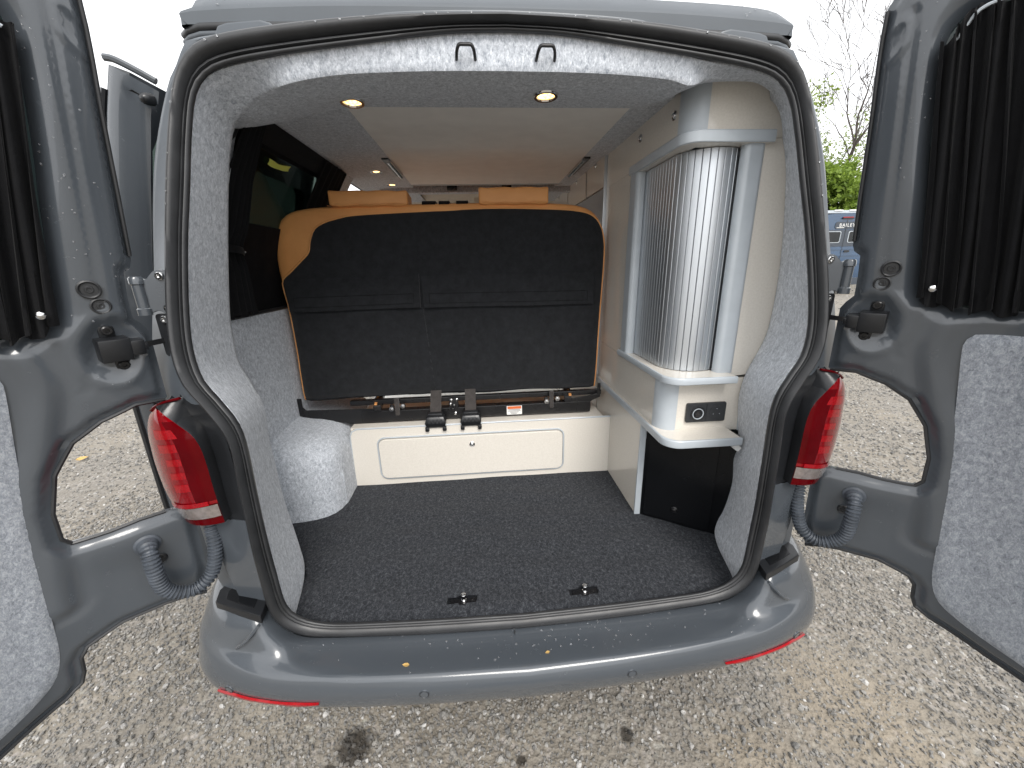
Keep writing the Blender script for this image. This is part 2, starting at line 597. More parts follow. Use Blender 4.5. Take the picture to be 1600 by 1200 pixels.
def joined(name, parts, mat, parent=None, smooth=True):
    V, F = [], []
    for v, f in parts:
        o = len(V)
        V += [tuple(x) for x in v]
        F += [tuple(i+o for i in q) for q in f]
    return mk(name, V, F, mat, parent, smooth)
# ------------------------------------------------------------------ ground
GZ = -0.13
def gh(x, y):
    d = np.hypot(x, y)
    return GZ+0.33*np.clip((d-6)/7, 0, 1)**2*(3-2*np.clip((d-6)/7, 0, 1))

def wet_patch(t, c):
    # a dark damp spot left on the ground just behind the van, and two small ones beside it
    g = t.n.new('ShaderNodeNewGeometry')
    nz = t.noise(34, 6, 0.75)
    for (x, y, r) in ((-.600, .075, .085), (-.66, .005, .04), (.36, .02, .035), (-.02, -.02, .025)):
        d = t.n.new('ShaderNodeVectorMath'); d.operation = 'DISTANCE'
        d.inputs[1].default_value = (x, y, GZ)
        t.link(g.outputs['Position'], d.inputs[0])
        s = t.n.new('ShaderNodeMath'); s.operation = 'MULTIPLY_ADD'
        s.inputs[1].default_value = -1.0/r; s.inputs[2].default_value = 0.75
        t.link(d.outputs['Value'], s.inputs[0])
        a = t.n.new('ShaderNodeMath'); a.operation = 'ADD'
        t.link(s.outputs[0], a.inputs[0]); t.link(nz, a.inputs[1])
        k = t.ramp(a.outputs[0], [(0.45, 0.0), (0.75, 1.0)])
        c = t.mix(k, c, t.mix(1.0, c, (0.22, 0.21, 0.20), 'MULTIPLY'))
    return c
def sandy_patch(t, c):
    # worn tan dust beside the van's rear corner
    g = t.n.new('ShaderNodeNewGeometry')
    nz = t.noise(5, 6, 0.7)
    for (x, y, r) in ((1.22, .02, .42), (1.75, -.30, .45), (.75, -.12, .30)):
        d = t.n.new('ShaderNodeVectorMath'); d.operation = 'DISTANCE'
        d.inputs[1].default_value = (x, y, GZ)
        t.link(g.outputs['Position'], d.inputs[0])
        s = t.n.new('ShaderNodeMath'); s.operation = 'MULTIPLY_ADD'
        s.inputs[1].default_value = -1.0/r; s.inputs[2].default_value = 0.75
        t.link(d.outputs['Value'], s.inputs[0])
        a = t.n.new('ShaderNodeMath'); a.operation = 'ADD'
        t.link(s.outputs[0], a.inputs[0]); t.link(nz, a.inputs[1])
        k = t.ramp(a.outputs[0], [(0.50, 0.0), (0.95, 0.6)])
        c = t.mix(k, c, (0.255, 0.215, 0.162))
    return c
def ground_mat():
    t = NT("stony_dust")
    big = t.noise(1.1, 5, 0.6)
    mid = t.noise(9, 6, 0.7)
    v = t.n.new('ShaderNodeTexVoronoi'); v.inputs['Scale'].default_value = 46
    v.inputs['Randomness'].default_value = 1.0
    t.link(t.tc(), v.inputs['Vector'])
    v2 = t.n.new('ShaderNodeTexVoronoi'); v2.inputs['Scale'].default_value = 110
    t.link(t.tc(), v2.inputs['Vector'])
    dust = t.ramp(big, [(0.35, (0.188, 0.174, 0.154)), (0.65, (0.225, 0.200, 0.163))])
    stone = t.mix(0.55, v.outputs['Color'], (0.5, 0.5, 0.5))
    hs = t.n.new('ShaderNodeHueSaturation'); hs.inputs['Saturation'].default_value = 0.06
    hs.inputs['Value'].default_value = 0.46
    t.link(stone, hs.inputs['Color'])
    stone = t.mix(1.0, hs.outputs[0], (1.0, 0.94, 0.85), 'MULTIPLY')
    gaps = t.ramp(v.outputs['Distance'], [(0.25, 1.0), (0.62, 0.0)])
    k = t.mix(1.0, gaps, t.ramp(mid, [(0.42, 0.0), (0.55, 1.0)]), 'MULTIPLY')
    c = t.mix(k, dust, stone)
    c = sandy_patch(t, c)
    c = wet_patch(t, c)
    dk = t.ramp(t.noise(38, 5, 0.8), [(0.28, 0.62), (0.48, 1.0)])
    c = t.mix(1.0, c, dk, 'MULTIPLY')
    t.setp(Base_Color=c, Roughness=0.93)
    n1 = t.bump(v.outputs['Distance'], 0.55, 0.012)
    n1 = t.bump(v2.outputs['Distance'], 0.45, 0.006, n1)
    t.link(t.bump(mid, 0.5, 0.02, n1), t.b.inputs['Normal'])
    return t.m
M['ground'] = ground_mat()
gx = np.r_[-400, -150, -60, -30, np.linspace(-16, 16, 81), 30, 60, 150, 400]
gy = np.r_[-400, -150, -60, -20, np.linspace(-6, 20, 66), 40, 80, 160, 420]
rows = []
for y in gy:
    x = gx.copy()
    z = gh(x, np.full_like(x, y))
    near = np.hypot(x, y) < 15
    z = z+np.where(near, 0.006*np.sin(3.1*x+1.3*y)+0.005*np.sin(5.3*y-2.1*x), 0)
    rows.append(np.stack([x, np.full_like(x, y), z], -1))
ground = loft("ground", rows, M['ground'])
ground['kind'] = 'structure'

def stone_mat():
    t = NT("gravel_stone")
    oi = t.n.new('ShaderNodeObjectInfo')
    c = t.ramp(oi.outputs['Random'], [(0.0, (0.13, 0.128, 0.124)), (0.25, (0.205, 0.198, 0.186)), (0.5, (0.26, 0.251, 0.235)),
                                      (0.75, (0.235, 0.219, 0.193)), (0.92, (0.35, 0.339, 0.322)), (1.0, (0.53, 0.52, 0.50))])
    n = t.ramp(t.noise(90, 5, 0.7), [(0.3, 0.72), (0.7, 1.0)])
    c = t.mix(1.0, c, n, 'MULTIPLY')
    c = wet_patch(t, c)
    t.setp(Base_Color=c, Roughness=0.85)
    t.link(t.bump(t.noise(140, 4), 0.4, 0.002), t.b.inputs['Normal'])
    return t.m
M['stone'] = stone_mat()

def gravel():
    def pick(n, r0, r1, p):
        u = rng.random(n)
        r = (r0**(p)+u*(r1**p-r0**p))**(1/p)
        a = rng.uniform(-math.pi, math.pi, n)
        x, y = r*np.cos(a), r*np.sin(a)-0.5
        k = ~((np.abs(x) < 0.72) & (y > 0.45)) & (y > -1.7)
        return x[k], y[k]
    xs, ys, ss = [], [], []
    for n, r0, r1, p, s0, s1 in ((260000, 0.2, 3.4, 2.0, 0.0028, 0.0066), (32000, 0.2, 3.6, 2.0, 0.0055, 0.0115),
                                 (170000, 3.4, 9.0, 1.0, 0.0045, 0.012), (30000, 8.0, 26.0, 1.0, 0.010, 0.024)):
        x, y = pick(n, r0, r1, p)
        # dusty worn patches hold fewer stones
        f = 0.5+0.5*np.sin(2.3*x+0.7)*np.cos(1.9*y-0.4)+0.35*np.sin(5.1*x-3.3*y)
        sand = np.exp(-(((x-1.25)/0.45)**2+((y+0.02)/0.30)**2))+0.8*np.exp(-(((x-1.9)/0.5)**2+((y+0.3)/0.22)**2))+0.8*np.exp(-(((x-0.6)/0.55)**2+((y+0.1)/0.12)**2))
        k = rng.random(len(x)) < np.clip(0.93-0.28*np.clip(f-0.5, 0, 1)-0.45*sand, 0.08, 1)
        x, y = x[k], y[k]
        xs.append(x); ys.append(y)
        ss.append(s0+(s1-s0)*rng.random(len(x))**1.8)
    x, y, s = np.concatenate(xs), np.concatenate(ys), np.concatenate(ss)
    near = np.hypot(x, y) < 15
    z = gh(x, y)+np.where(near, 0.006*np.sin(3.1*x+1.3*y)+0.005*np.sin(5.3*y-2.1*x), 0)+s*0.25
    me = bpy.data.meshes.new("gravel")
    me.vertices.add(len(x))
    me.vertices.foreach_set('co', np.stack([x, y, z], -1).astype(np.float32).ravel())
    for nm, arr in (('size', s), ('pick', rng.integers(0, 5, len(x)))):
        a = me.attributes.new(nm, 'FLOAT' if nm == 'size' else 'INT', 'POINT')
        a.data.foreach_set('value', arr.astype(np.float32 if nm == 'size' else np.int32))
    a = me.attributes.new('turn', 'FLOAT_VECTOR', 'POINT')
    a.data.foreach_set('vector', rng.uniform(-3.14, 3.14, (len(x), 3)).astype(np.float32).ravel())
    o = bpy.data.objects.new("gravel", me)
    COL.objects.link(o)
    o['kind'] = 'stuff'
    g = bpy.data.node_groups.new("scatter_stones", 'GeometryNodeTree')
    g.interface.new_socket("Geometry", in_out='INPUT', socket_type='NodeSocketGeometry')
    g.interface.new_socket("Geometry", in_out='OUTPUT', socket_type='NodeSocketGeometry')
    N, L = g.nodes, g.links
    gi, go = N.new('NodeGroupInput'), N.new('NodeGroupOutput')
    iop = N.new('GeometryNodeInstanceOnPoints')
    g2i = N.new('GeometryNodeGeometryToInstance')
    for k in range(5):
        ico = N.new('GeometryNodeMeshIcoSphere'); ico.inputs['Subdivisions'].default_value = 2
        nz = N.new('ShaderNodeTexNoise'); nz.noise_dimensions = '4D'
        nz.inputs['W'].default_value = 3.7*k; nz.inputs['Scale'].default_value = 0.9
        nz.inputs['Detail'].default_value = 1.0
        ps = N.new('GeometryNodeInputPosition'); L.new(ps.outputs[0], nz.inputs['Vector'])
        sb = N.new('ShaderNodeVectorMath'); sb.operation = 'SUBTRACT'; sb.inputs[1].default_value = (0.5, 0.5, 0.5)
        L.new(nz.outputs['Color'], sb.inputs[0])
        sc = N.new('ShaderNodeVectorMath'); sc.operation = 'MULTIPLY'; sc.inputs[1].default_value = (2.0, 2.0, 2.0)
        L.new(sb.outputs[0], sc.inputs[0])
        sp = N.new('GeometryNodeSetPosition')
        L.new(ico.outputs[0], sp.inputs['Geometry']); L.new(sc.outputs[0], sp.inputs['Offset'])
        tr = N.new('GeometryNodeTransform')
        tr.inputs['Scale'].default_value = ((1.2, 0.9, 0.62), (1, 1, 0.8), (1.35, 0.8, 0.7), (0.95, 1.1, 0.5), (1.1, 1.0, 0.9))[k]
        L.new(sp.outputs[0], tr.inputs['Geometry'])
        sm = N.new('GeometryNodeSetMaterial'); sm.inputs['Material'].default_value = M['stone']
        L.new(tr.outputs[0], sm.inputs['Geometry'])
        L.new(sm.outputs[0], g2i.inputs['Geometry'])
    def named(nm, ty):
        a = N.new('GeometryNodeInputNamedAttribute'); a.data_type = ty
        a.inputs['Name'].default_value = nm
        return a.outputs['Attribute']
    L.new(gi.outputs[0], iop.inputs['Points'])
    L.new(g2i.outputs[0], iop.inputs['Instance'])
    iop.inputs['Pick Instance'].default_value = True
    L.new(named('pick', 'INT'), iop.inputs['Instance Index'])
    L.new(named('turn', 'FLOAT_VECTOR'), iop.inputs['Rotation'])
    L.new(named('size', 'FLOAT'), iop.inputs['Scale'])
    L.new(iop.outputs[0], go.inputs[0])
    md = o.modifiers.new("scatter", 'NODES'); md.node_group = g
gravel()

# ------------------------------------------------------------------ the van: body
van = thing("camper_van", "grey camper van with both rear doors wide open and its pop top roof closed", "camper van", (0, 0.3, GZ))

def yap(z):
    u = np.asarray(z, float)-1.15
    return 0.11*(u+np.sqrt(u*u+0.002))
S_OUT = [(0, .432), (.2, .437), (.39, .447), (.587, .467), (.65, .485), (.69, .523), (.708, .586), (.705, .716), (.700, .865),  # most outlines here and below: image pixels unprojected onto assumed surfaces, pasted as numbers
         (.695, .99), (.690, 1.07), (.700, 1.118), (.735, 1.18), (.772, 1.235), (.788, 1.30), (.789, 1.38), (.782, 1.47),
         (.768, 1.60), (.757, 1.69), (.738, 1.80), (.722, 1.866), (.700, 1.916), (.664, 1.949), (.608, 1.967), (.513, 1.983),
         (.37, 2.000), (.23, 2.010), (0, 2.017)]
S_IN = [(0, .479), (.27, .487), (.5, .499), (.58, .511), (.635, .538), (.663, .585), (.668, .69), (.670, .82), (.667, .95),
        (.664, 1.06), (.672, 1.13), (.703, 1.185), (.737, 1.236), (.752, 1.31), (.75, 1.41), (.738, 1.54), (.722, 1.65),
        (.706, 1.768), (.689, 1.845), (.655, 1.889), (.592, 1.912), (.471, 1.933), (.298, 1.957), (.13, 1.978), (0, 1.983)]
NH = 110
def half(pts, n=NH):
    """half contour from bottom centre to top centre (x >= 0), as 3-D points on the raked opening."""
    p = crv(pts, n)
    p[0, 0] = 0; p[-1, 0] = 0
    if p.shape[1] == 2:
        return np.stack([p[:, 0], yap(p[:, 1]), p[:, 1]], -1)
    return p
def full(h):
    """closed ring from a half contour, running right side up, left side down."""
    l = h[1:-1][::-1].copy(); l[:, 0] *= -1
    return np.vstack([h, l])
so, si = half(S_OUT), half(S_IN)
seal_prof = [(-0.06, 0.010), (0.0, -0.006), (.06, -.016), (.18, -.024), (.32, -.026), (.46, -.020), (.56, -.010), (.61, -.002),
             (.67, -.009), (.74, -.009), (.79, -.001), (.85, -.007), (.93, -.006), (.98, .0), (.985, .004), (.90, .010), (.60, .016)]
rows = []
for t, d in seal_prof:
    r = so*(1-t)+si*t
    r = r.copy(); r[:, 1] += d*np.interp(r[:, 2], [.5, .75], [.40, 1]) if d < 0 else d
    rows.append(full(r))
seal = loft("door_seal", rows, M['rubber'], van, closed=True, angle=70)
mk("seal_joint", *tube_data([(-.030, -.024, .452), (-.030, -.030, .447), (-.030, -.026, .440), (-.030, -.012, .434)], .0016, 6), M['blackpl'], seal)

# painted rear frame between the seal and the flanks
E3 = [(0, .02, .36), (.5, .02, .36), (.80, .03, .38), (.90, .10, .46), (.935, .14, .6), (.955, .16, .9), (.955, .16, 1.15), (.930, .16, 1.3),
      (.886, .16, 1.46), (.848, .165, 1.62), (.810, .17, 1.747), (.757, .18, 1.874), (.722, .185, 1.925), (.694, .19, 1.963), (.50, .21, 1.995),
      (.25, .23, 2.012), (0, .23, 2.02)]
eh = crv(E3, NH)
def flank(z):
    return np.interp(z, [.2, .4, .6, .9, 1.15, 1.3, 1.485, 1.63, 1.744, 1.866, 1.92, 1.955, 2.0], [.95, .985, 1.01, 1.03, 1.03, 1.02, .99, .945, .895, .832, .788, .735, .62])
fh = eh.copy()
fh[:, 0] = np.where(eh[:, 2] < 1.93, np.maximum(eh[:, 0], flank(eh[:, 2])*np.clip(eh[:, 0]/0.65, 0, 1)), eh[:, 0]*1.03)
fh[:, 1] = .42
fh[:, 2] += np.where(eh[:, 2] > 1.9, .012, 0)
m1 = so.copy(); m1[:, 1] += .012
m2 = so*.80+eh*.20; m2[:, 1] = so[:, 1]+.026
m3 = so*.25+eh*.75; m3[:, 1] = so[:, 1]*.45+eh[:, 1]*.55+.004
e2 = eh.copy(); e2[:, 1] += .02; e2[:, 0] *= 1.008
loft("rear_frame", [full(r) for r in (m1, m2, m3, eh, e2, eh*.35+fh*.65, fh)], M['jamb'], van, closed=True, flip=True, thick=.004, angle=50)

def side_map(s):
    def f(P):
        return np.stack([s*flank(P[:, 1]), P[:, 0], P[:, 1]], -1)
    return f
side_out = crv([(.42, .36), (.42, 1.1), (.42, 1.93), (2.2, 1.945), (3.0, 1.90), (3.75, 1.42), (4.6, 1.22), (4.95, .95), (4.95, .36), (2.5, .34)], 260, True)
side_out = np.array([(.42, .36), (.42, 1.93), (2.3, 1.945), (2.95, 1.88), (3.75, 1.36), (4.6, 1.20), (4.92, 1.0), (4.95, .36)])
def dense(poly, st):
    out = []
    for a, b in zip(poly, np.roll(poly, -1, axis=0)):
        n = max(1, int(np.linalg.norm(b-a)/st))
        out += [a+(b-a)*k/n for k in range(n)]
    return np.array(out)
side_out = dense(side_out, .06)
def arch(cy, r=.37):
    return [(cy+r*math.cos(a), .36+.16*0+r*math.sin(a)) for a in np.linspace(0.15, math.pi-.15, 20)]
qwin = rrect(.47, 1.345, 1.25, 1.92, .05)
sliding_gap = rrect(1.43, .46, 2.30, 1.926, .04)
cabwin = np.array([(2.42, 1.36), (3.52, 1.36), (2.98, 1.82), (2.48, 1.87), (2.42, 1.80)])
sheet("side_panel", side_out, [qwin, sliding_gap, dense(cabwin, .06)], .06, side_map(-1), M['paint'], van, flip=False, thick=.004)
sheet("side_panel", side_out, [dense(cabwin, .06)], .06, side_map(1), M['paint'], van, flip=True, thick=.004)
sheet("cab_window", dense(cabwin+(0, 0), .1), [], .2, side_map(.995), M['cglass'], van)
# roof skin, floor pan, nose
rr = []
for y in (.40, 1.2, 2.3, 2.75):
    rr.append([(x, y, 2.035-.05*abs(x/.72)**4-(.0 if y < 2.5 else .03)) for x in np.linspace(-.715, .715, 25)])
loft("roof_skin", rr, M['paint'], van, thick=.004)
loft("windscreen", [[(x, 2.75+.05*(1-x*x), 1.97) for x in np.linspace(-.74, .74, 9)], [(x, 3.72+.14*(1-x*x), 1.34) for x in np.linspace(-.86, .86, 9)]], M['cglass'], van)
loft("bonnet", [[(x, 3.70+.14*(1-x*x), 1.345) for x in np.linspace(-.90, .90, 9)], [(x, 4.6+.2*(1-x*x), 1.19) for x in np.linspace(-.92, .92, 9)],
                [(x, 4.9+.2*(1-x*x), .98) for x in np.linspace(-.94, .94, 9)], [(x, 4.95+.2*(1-x*x), .35) for x in np.linspace(-.94, .94, 9)]], M['paint'], van, angle=30)
box("floor_pan", (0, 2.55, .415), (1.80, 4.8, .09), M['blackmt'], van, .01)
for sx in (-1, 1):
    for wy in (1.05, 4.05):
        w = disc("wheel", (sx*.96, wy, GZ+.325), (sx, 0, 0), [(.0, -.20), (.22, -.20), (.30, -.20), (.325, -.17), (.325, -.03), (.30, 0), (.21, .0)], M['tyre'], van)
        disc("rim", (sx*.955, wy, GZ+.325), (sx, 0, 0), [(.215, .0), (.20, -.02), (.19, -.05), (.06, -.03), (.05, .0), (.0, .0)], M['trim'], w)

# pop-top roof lid, sitting just ahead of the opening
def lid_row(y, w, zb, zt, r):
    h = [(w-.005, y, zb), (w, y, zb+.018), (w-.012, y, zt-r), (w-r*.9-.01, y, zt-.004), (w*.55, y, zt+.012), (0, y, zt+.016)]
    p = crv(h, 30)
    l = p[:-1][::-1].copy(); l[:, 0] *= -1
    return np.vstack([p, l])
pop = loft("pop_top_roof", [lid_row(.262, .752, 2.022, 2.052, .02), lid_row(.266, .754, 2.020, 2.062, .03), lid_row(.30, .755, 2.018, 2.098, .045), lid_row(.34, .757, 2.018, 2.112, .05),
                      lid_row(1.6, .76, 2.02, 2.15, .06), lid_row(2.5, .74, 2.0, 2.12, .06), lid_row(2.62, .70, 2.0, 2.04, .03)], M['gel'], van, angle=60)
# close the lid's rear end and its underside
loft("lid_end", [lid_row(.262, .752, 2.022, 2.052, .02), [( (1 if i < 30 else -1)*abs(p[0])*.985, .262, 2.024) for i, p in enumerate(lid_row(.262, .752, 2.022, 2.052, .02))]], M['gel'], pop)
box("lid_underside", (0, 1.45, 2.03), (1.46, 2.2, .012), M['blackpl'], pop, .002)
def lid_edge(z, o=0.0):
    h = crv([(0, .258-o, z+.006), (.4, .259-o, z+.003), (.66, .262-o, z), (.735, .275-o, z-.002), (.765+o, .33, z-.004), (.772+o, .8, z), (.772+o, 1.6, z)], 60)
    l = h[1:][::-1].copy(); l[:, 0] *= -1
    return np.vstack([l, h])
tube("canvas_trim", lid_edge(2.020), .0085, M['rubber'], pop, 10)
tube("lid_trim", lid_edge(2.006, .001), .0065, M['gel'], pop, 10)
tube("seal_strip", lid_edge(1.996, -.014), .009, M['blackpl'], pop, 8)
# stitched bead on the canvas trim
pth = lid_edge(2.024)
parts = []
for k in range(0, 118):
    pass
for sx in (-1, 1):   # pressed ledges at the gutter, either side of the seal
    loop = dense(np.array([(.650, 1.945), (.646, 1.975), (.636, 1.992), (.615, 1.998), (.545, 2.004), (.525, 2.0), (.50, 1.985), (.55, 1.96)]), .012)
    extr("gutter_ledge", [(sx*x, .196, z) for x, z in loop], (0, .05, .004), M['jamb'], van, .005)
extr("roof_ledge", crv([(-.28, .20, 2.012), (-.25, .20, 2.026), (0, .20, 2.033), (.28, .20, 2.024), (.33, .20, 2.010), (0, .20, 2.0)], 50, True), (0, .05, .004), M['jamb'], van, .004)

# ------------------------------------------------------------------ rear bumper
BA = [(0, .0, .433), (.3, .0, .44), (.55, .0, .455), (.655, .003, .475), (.705, .008, .545), (.73, .04, .595), (.80, .09, .60), (.895, .15, .60), (.93, .30, .60)]
BB = [(0, -.055, .434), (.3, -.055, .440), (.52, -.048, .453), (.63, -.045, .47), (.70, -.045, .53), (.735, -.03, .575), (.845, .02, .585), (.925, .12, .58), (.95, .30, .58)]
BC = [(0, -.121, .4405), (.3, -.117, .4465), (.54, -.103, .4555), (.66, -.078, .475), (.745, -.062, .495), (.825, -.040, .51), (.900, .008, .515), (.945, .09, .515), (.962, .3, .515)]
BC2 = [(0, -.1375, .4345), (.3, -.1325, .4405), (.55, -.118, .449), (.68, -.102, .455), (.78, -.078, .468), (.870, -.040, .474), (.930, .018, .476), (.962, .10, .476), (.975, .3, .476)]
BD = [(0, -.148, .400), (.3, -.143, .402), (.56, -.127, .405), (.70, -.108, .41), (.80, -.083, .412), (.890, -.042, .41), (.945, .02, .41), (.972, .11, .41), (.982, .3, .41)]
BE = [(0, -.132, .334), (.3, -.128, .342), (.555, -.117, .352), (.69, -.096, .358), (.785, -.072, .352), (.872, -.034, .345), (.930, .028, .34), (.960, .115, .335), (.970, .3, .335)]
BF = [(0, -.10, .312), (.3, -.096, .318), (.54, -.085, .326), (.67, -.062, .33), (.755, -.036, .322), (.825, .0, .31), (.885, .05, .30), (.92, .13, .30), (.93, .3, .30)]
BG = [(0, .0, .30), (.3, .0, .30), (.5, .0, .30), (.63, .02, .30), (.70, .05, .30), (.75, .09, .30), (.80, .13, .30), (.84, .2, .30), (.85, .3, .30)]
def bcurve(c, n=90):
    h = crv(c, n)
    l = h[1:][::-1].copy(); l[:, 0] *= -1
    return np.vstack([l, h])
brows0 = [bcurve(c) for c in (BA, BB, BC, BC2, BD, BE, BF, BG)]
nb = len(brows0[0])
stack = np.array(brows0)
brows = []
for j in range(nb):
    brows.append(crv(stack[:, j], 40))
brows = np.array(brows).transpose(1, 0, 2)
def bs(u, v):
    """point on the bumper skin: u across (-1..1), v down (0..1), with its outward normal."""
    def at(u, v):
        i = np.clip((u+1)/2*(nb-1), 0, nb-1.001); j = np.clip(v*39, 0, 38.999)
        i0, j0 = int(i), int(j); a, b = i-i0, j-j0
        return (1-a)*(1-b)*brows[j0, i0]+a*(1-b)*brows[j0, i0+1]+(1-a)*b*brows[j0+1, i0]+a*b*brows[j0+1, i0+1]
    p = at(u, v)
    n = np.cross(at(u+.01, v)-at(u-.01, v), at(u, v+.02)-at(u, v-.02))
    n /= np.linalg.norm(n)
    if n[1] > 0 and abs(n[2]) < .8: n = -n
    if abs(n[2]) >= .8 and n[2] < 0: n = -n
    return p, n
bumper = loft("rear_bumper", list(brows), M['paint'], van, flip=True, angle=60)
def bfind(x, z):
    best = min(((abs(bs(u, v)[0][0]-x)+abs(bs(u, v)[0][2]-z)+(0 if bs(u, v)[0][1] < .1 else 9), u, v) for u in np.linspace(-.98, .98, 99) for v in np.linspace(.3, .9, 46)))
    return best[1], best[2]
for sx in (-1, 1):
    a, b = bfind(sx*.855, .372), bfind(sx*.560, .384)
    us, n = np.linspace(a[0], b[0], 26), 26
    top, bot, topi, boti = [], [], [], []
    for k, u in enumerate(us):
        t = k/(n-1)
        vm = a[1]*(1-t)+b[1]*t
        w = .021*(min(1, 3.2*min(t, 1-t)+.25))
        p0, n0 = bs(u, vm-w); p1, n1 = bs(u, vm+w)
        top.append(p0+.001*n0); bot.append(p1+.001*n1)
        topi.append(p0*.8+p1*.2+.006*n0); boti.append(p0*.2+p1*.8+.006*n1)
    loft("reflector", [top, topi, boti, bot], M['redrefl'], bumper, flip=sx > 0)
    for x in (.27, .80):
        u, v = bfind(sx*x, .402)
        p, nn = bs(u, v)
        ring = disc("parking_sensor", p+.0005*nn, nn, [(.0135, -.002), (.0128, .0014), (.0116, .0014), (.0112, -.0003), (.0106, .0016), (.004, .0022), (.0, .0022)], M['paint'], bumper)
        tube("sensor_gap", [p+.0016*nn+.0122*(math.cos(q)*np.array(Vector(nn).orthogonal().normalized())+math.sin(q)*np.array(Vector(nn).cross(Vector(nn).orthogonal()).normalized())) for q in np.linspace(0, 2*math.pi, 25)[:-1]], .0009, M['blackpl'], ring, 5, True)
    cap = dense(np.array([(.703, -.046), (.712, .0), (.735, .085), (.80, .105), (.86, .110), (.872, .06), (.858, .018), (.80, -.008)]), .012)
    cap = [(sx*x, y, 0) for x, y in cap]
    cc = extr("corner_cap", [(x, y, .575) for x, y, z in cap], (0, 0, .026), M['blackpl'], bumper, .004)
    loop = [(.62*(x-sx*.79)+sx*.79, .62*(y-.035)+.035, .5985) for x, y, z in cap]
    extr("cap_recess", loop, (0, 0, .004), M['blackgl'], cc, .0015)
    # fold that runs from the cap down to the lip
    tube("corner_fold", crv([(sx*.708, -.052, .580), (sx*.745, -.062, .540), (sx*.775, -.058, .515)], 14), .0045, M['paint'], bumper, 8)
# ------------------------------------------------------------------ tail lights
IN = [(.756, -.005, .868), (.757, -.008, .92), (.757, -.010, .98), (.757, -.010, 1.03), (.760, -.010, 1.075), (.772, -.008, 1.108), (.803, .0, 1.135), (.835, .012, 1.156), (.852, .022, 1.166)]
OU = [(.885, .036, .856), (.918, .058, .882), (.931, .062, .93), (.936, .064, 1.0), (.934, .064, 1.05), (.927, .062, 1.098), (.908, .054, 1.137), (.888, .046, 1.156), (.868, .036, 1.170)]
def lens_rows(v0, v1, nv=30, nu=14, push=.0):
    a, b = crv(IN, 120), crv(OU, 120)
    rows = []
    for v in np.linspace(v0, v1, nv):
        i = v*119
        i0 = min(118, int(i)); f = i-i0
        p, q = a[i0]*(1-f)+a[i0+1]*f, b[i0]*(1-f)+b[i0+1]*f
        w = np.linalg.norm(q-p)
        row = []
        for u in np.linspace(0, 1, nu):
            d = (.145*w)*math.sin(math.pi*u**.85)+push
            row.append(p*(1-u)+q*u+np.array([.42, -.9, 0])*d)
        row.append(q+np.array([.012, .05, 0])); row.append(q+np.array([.014, .17, 0]))
        rows.append(row)
    return rows
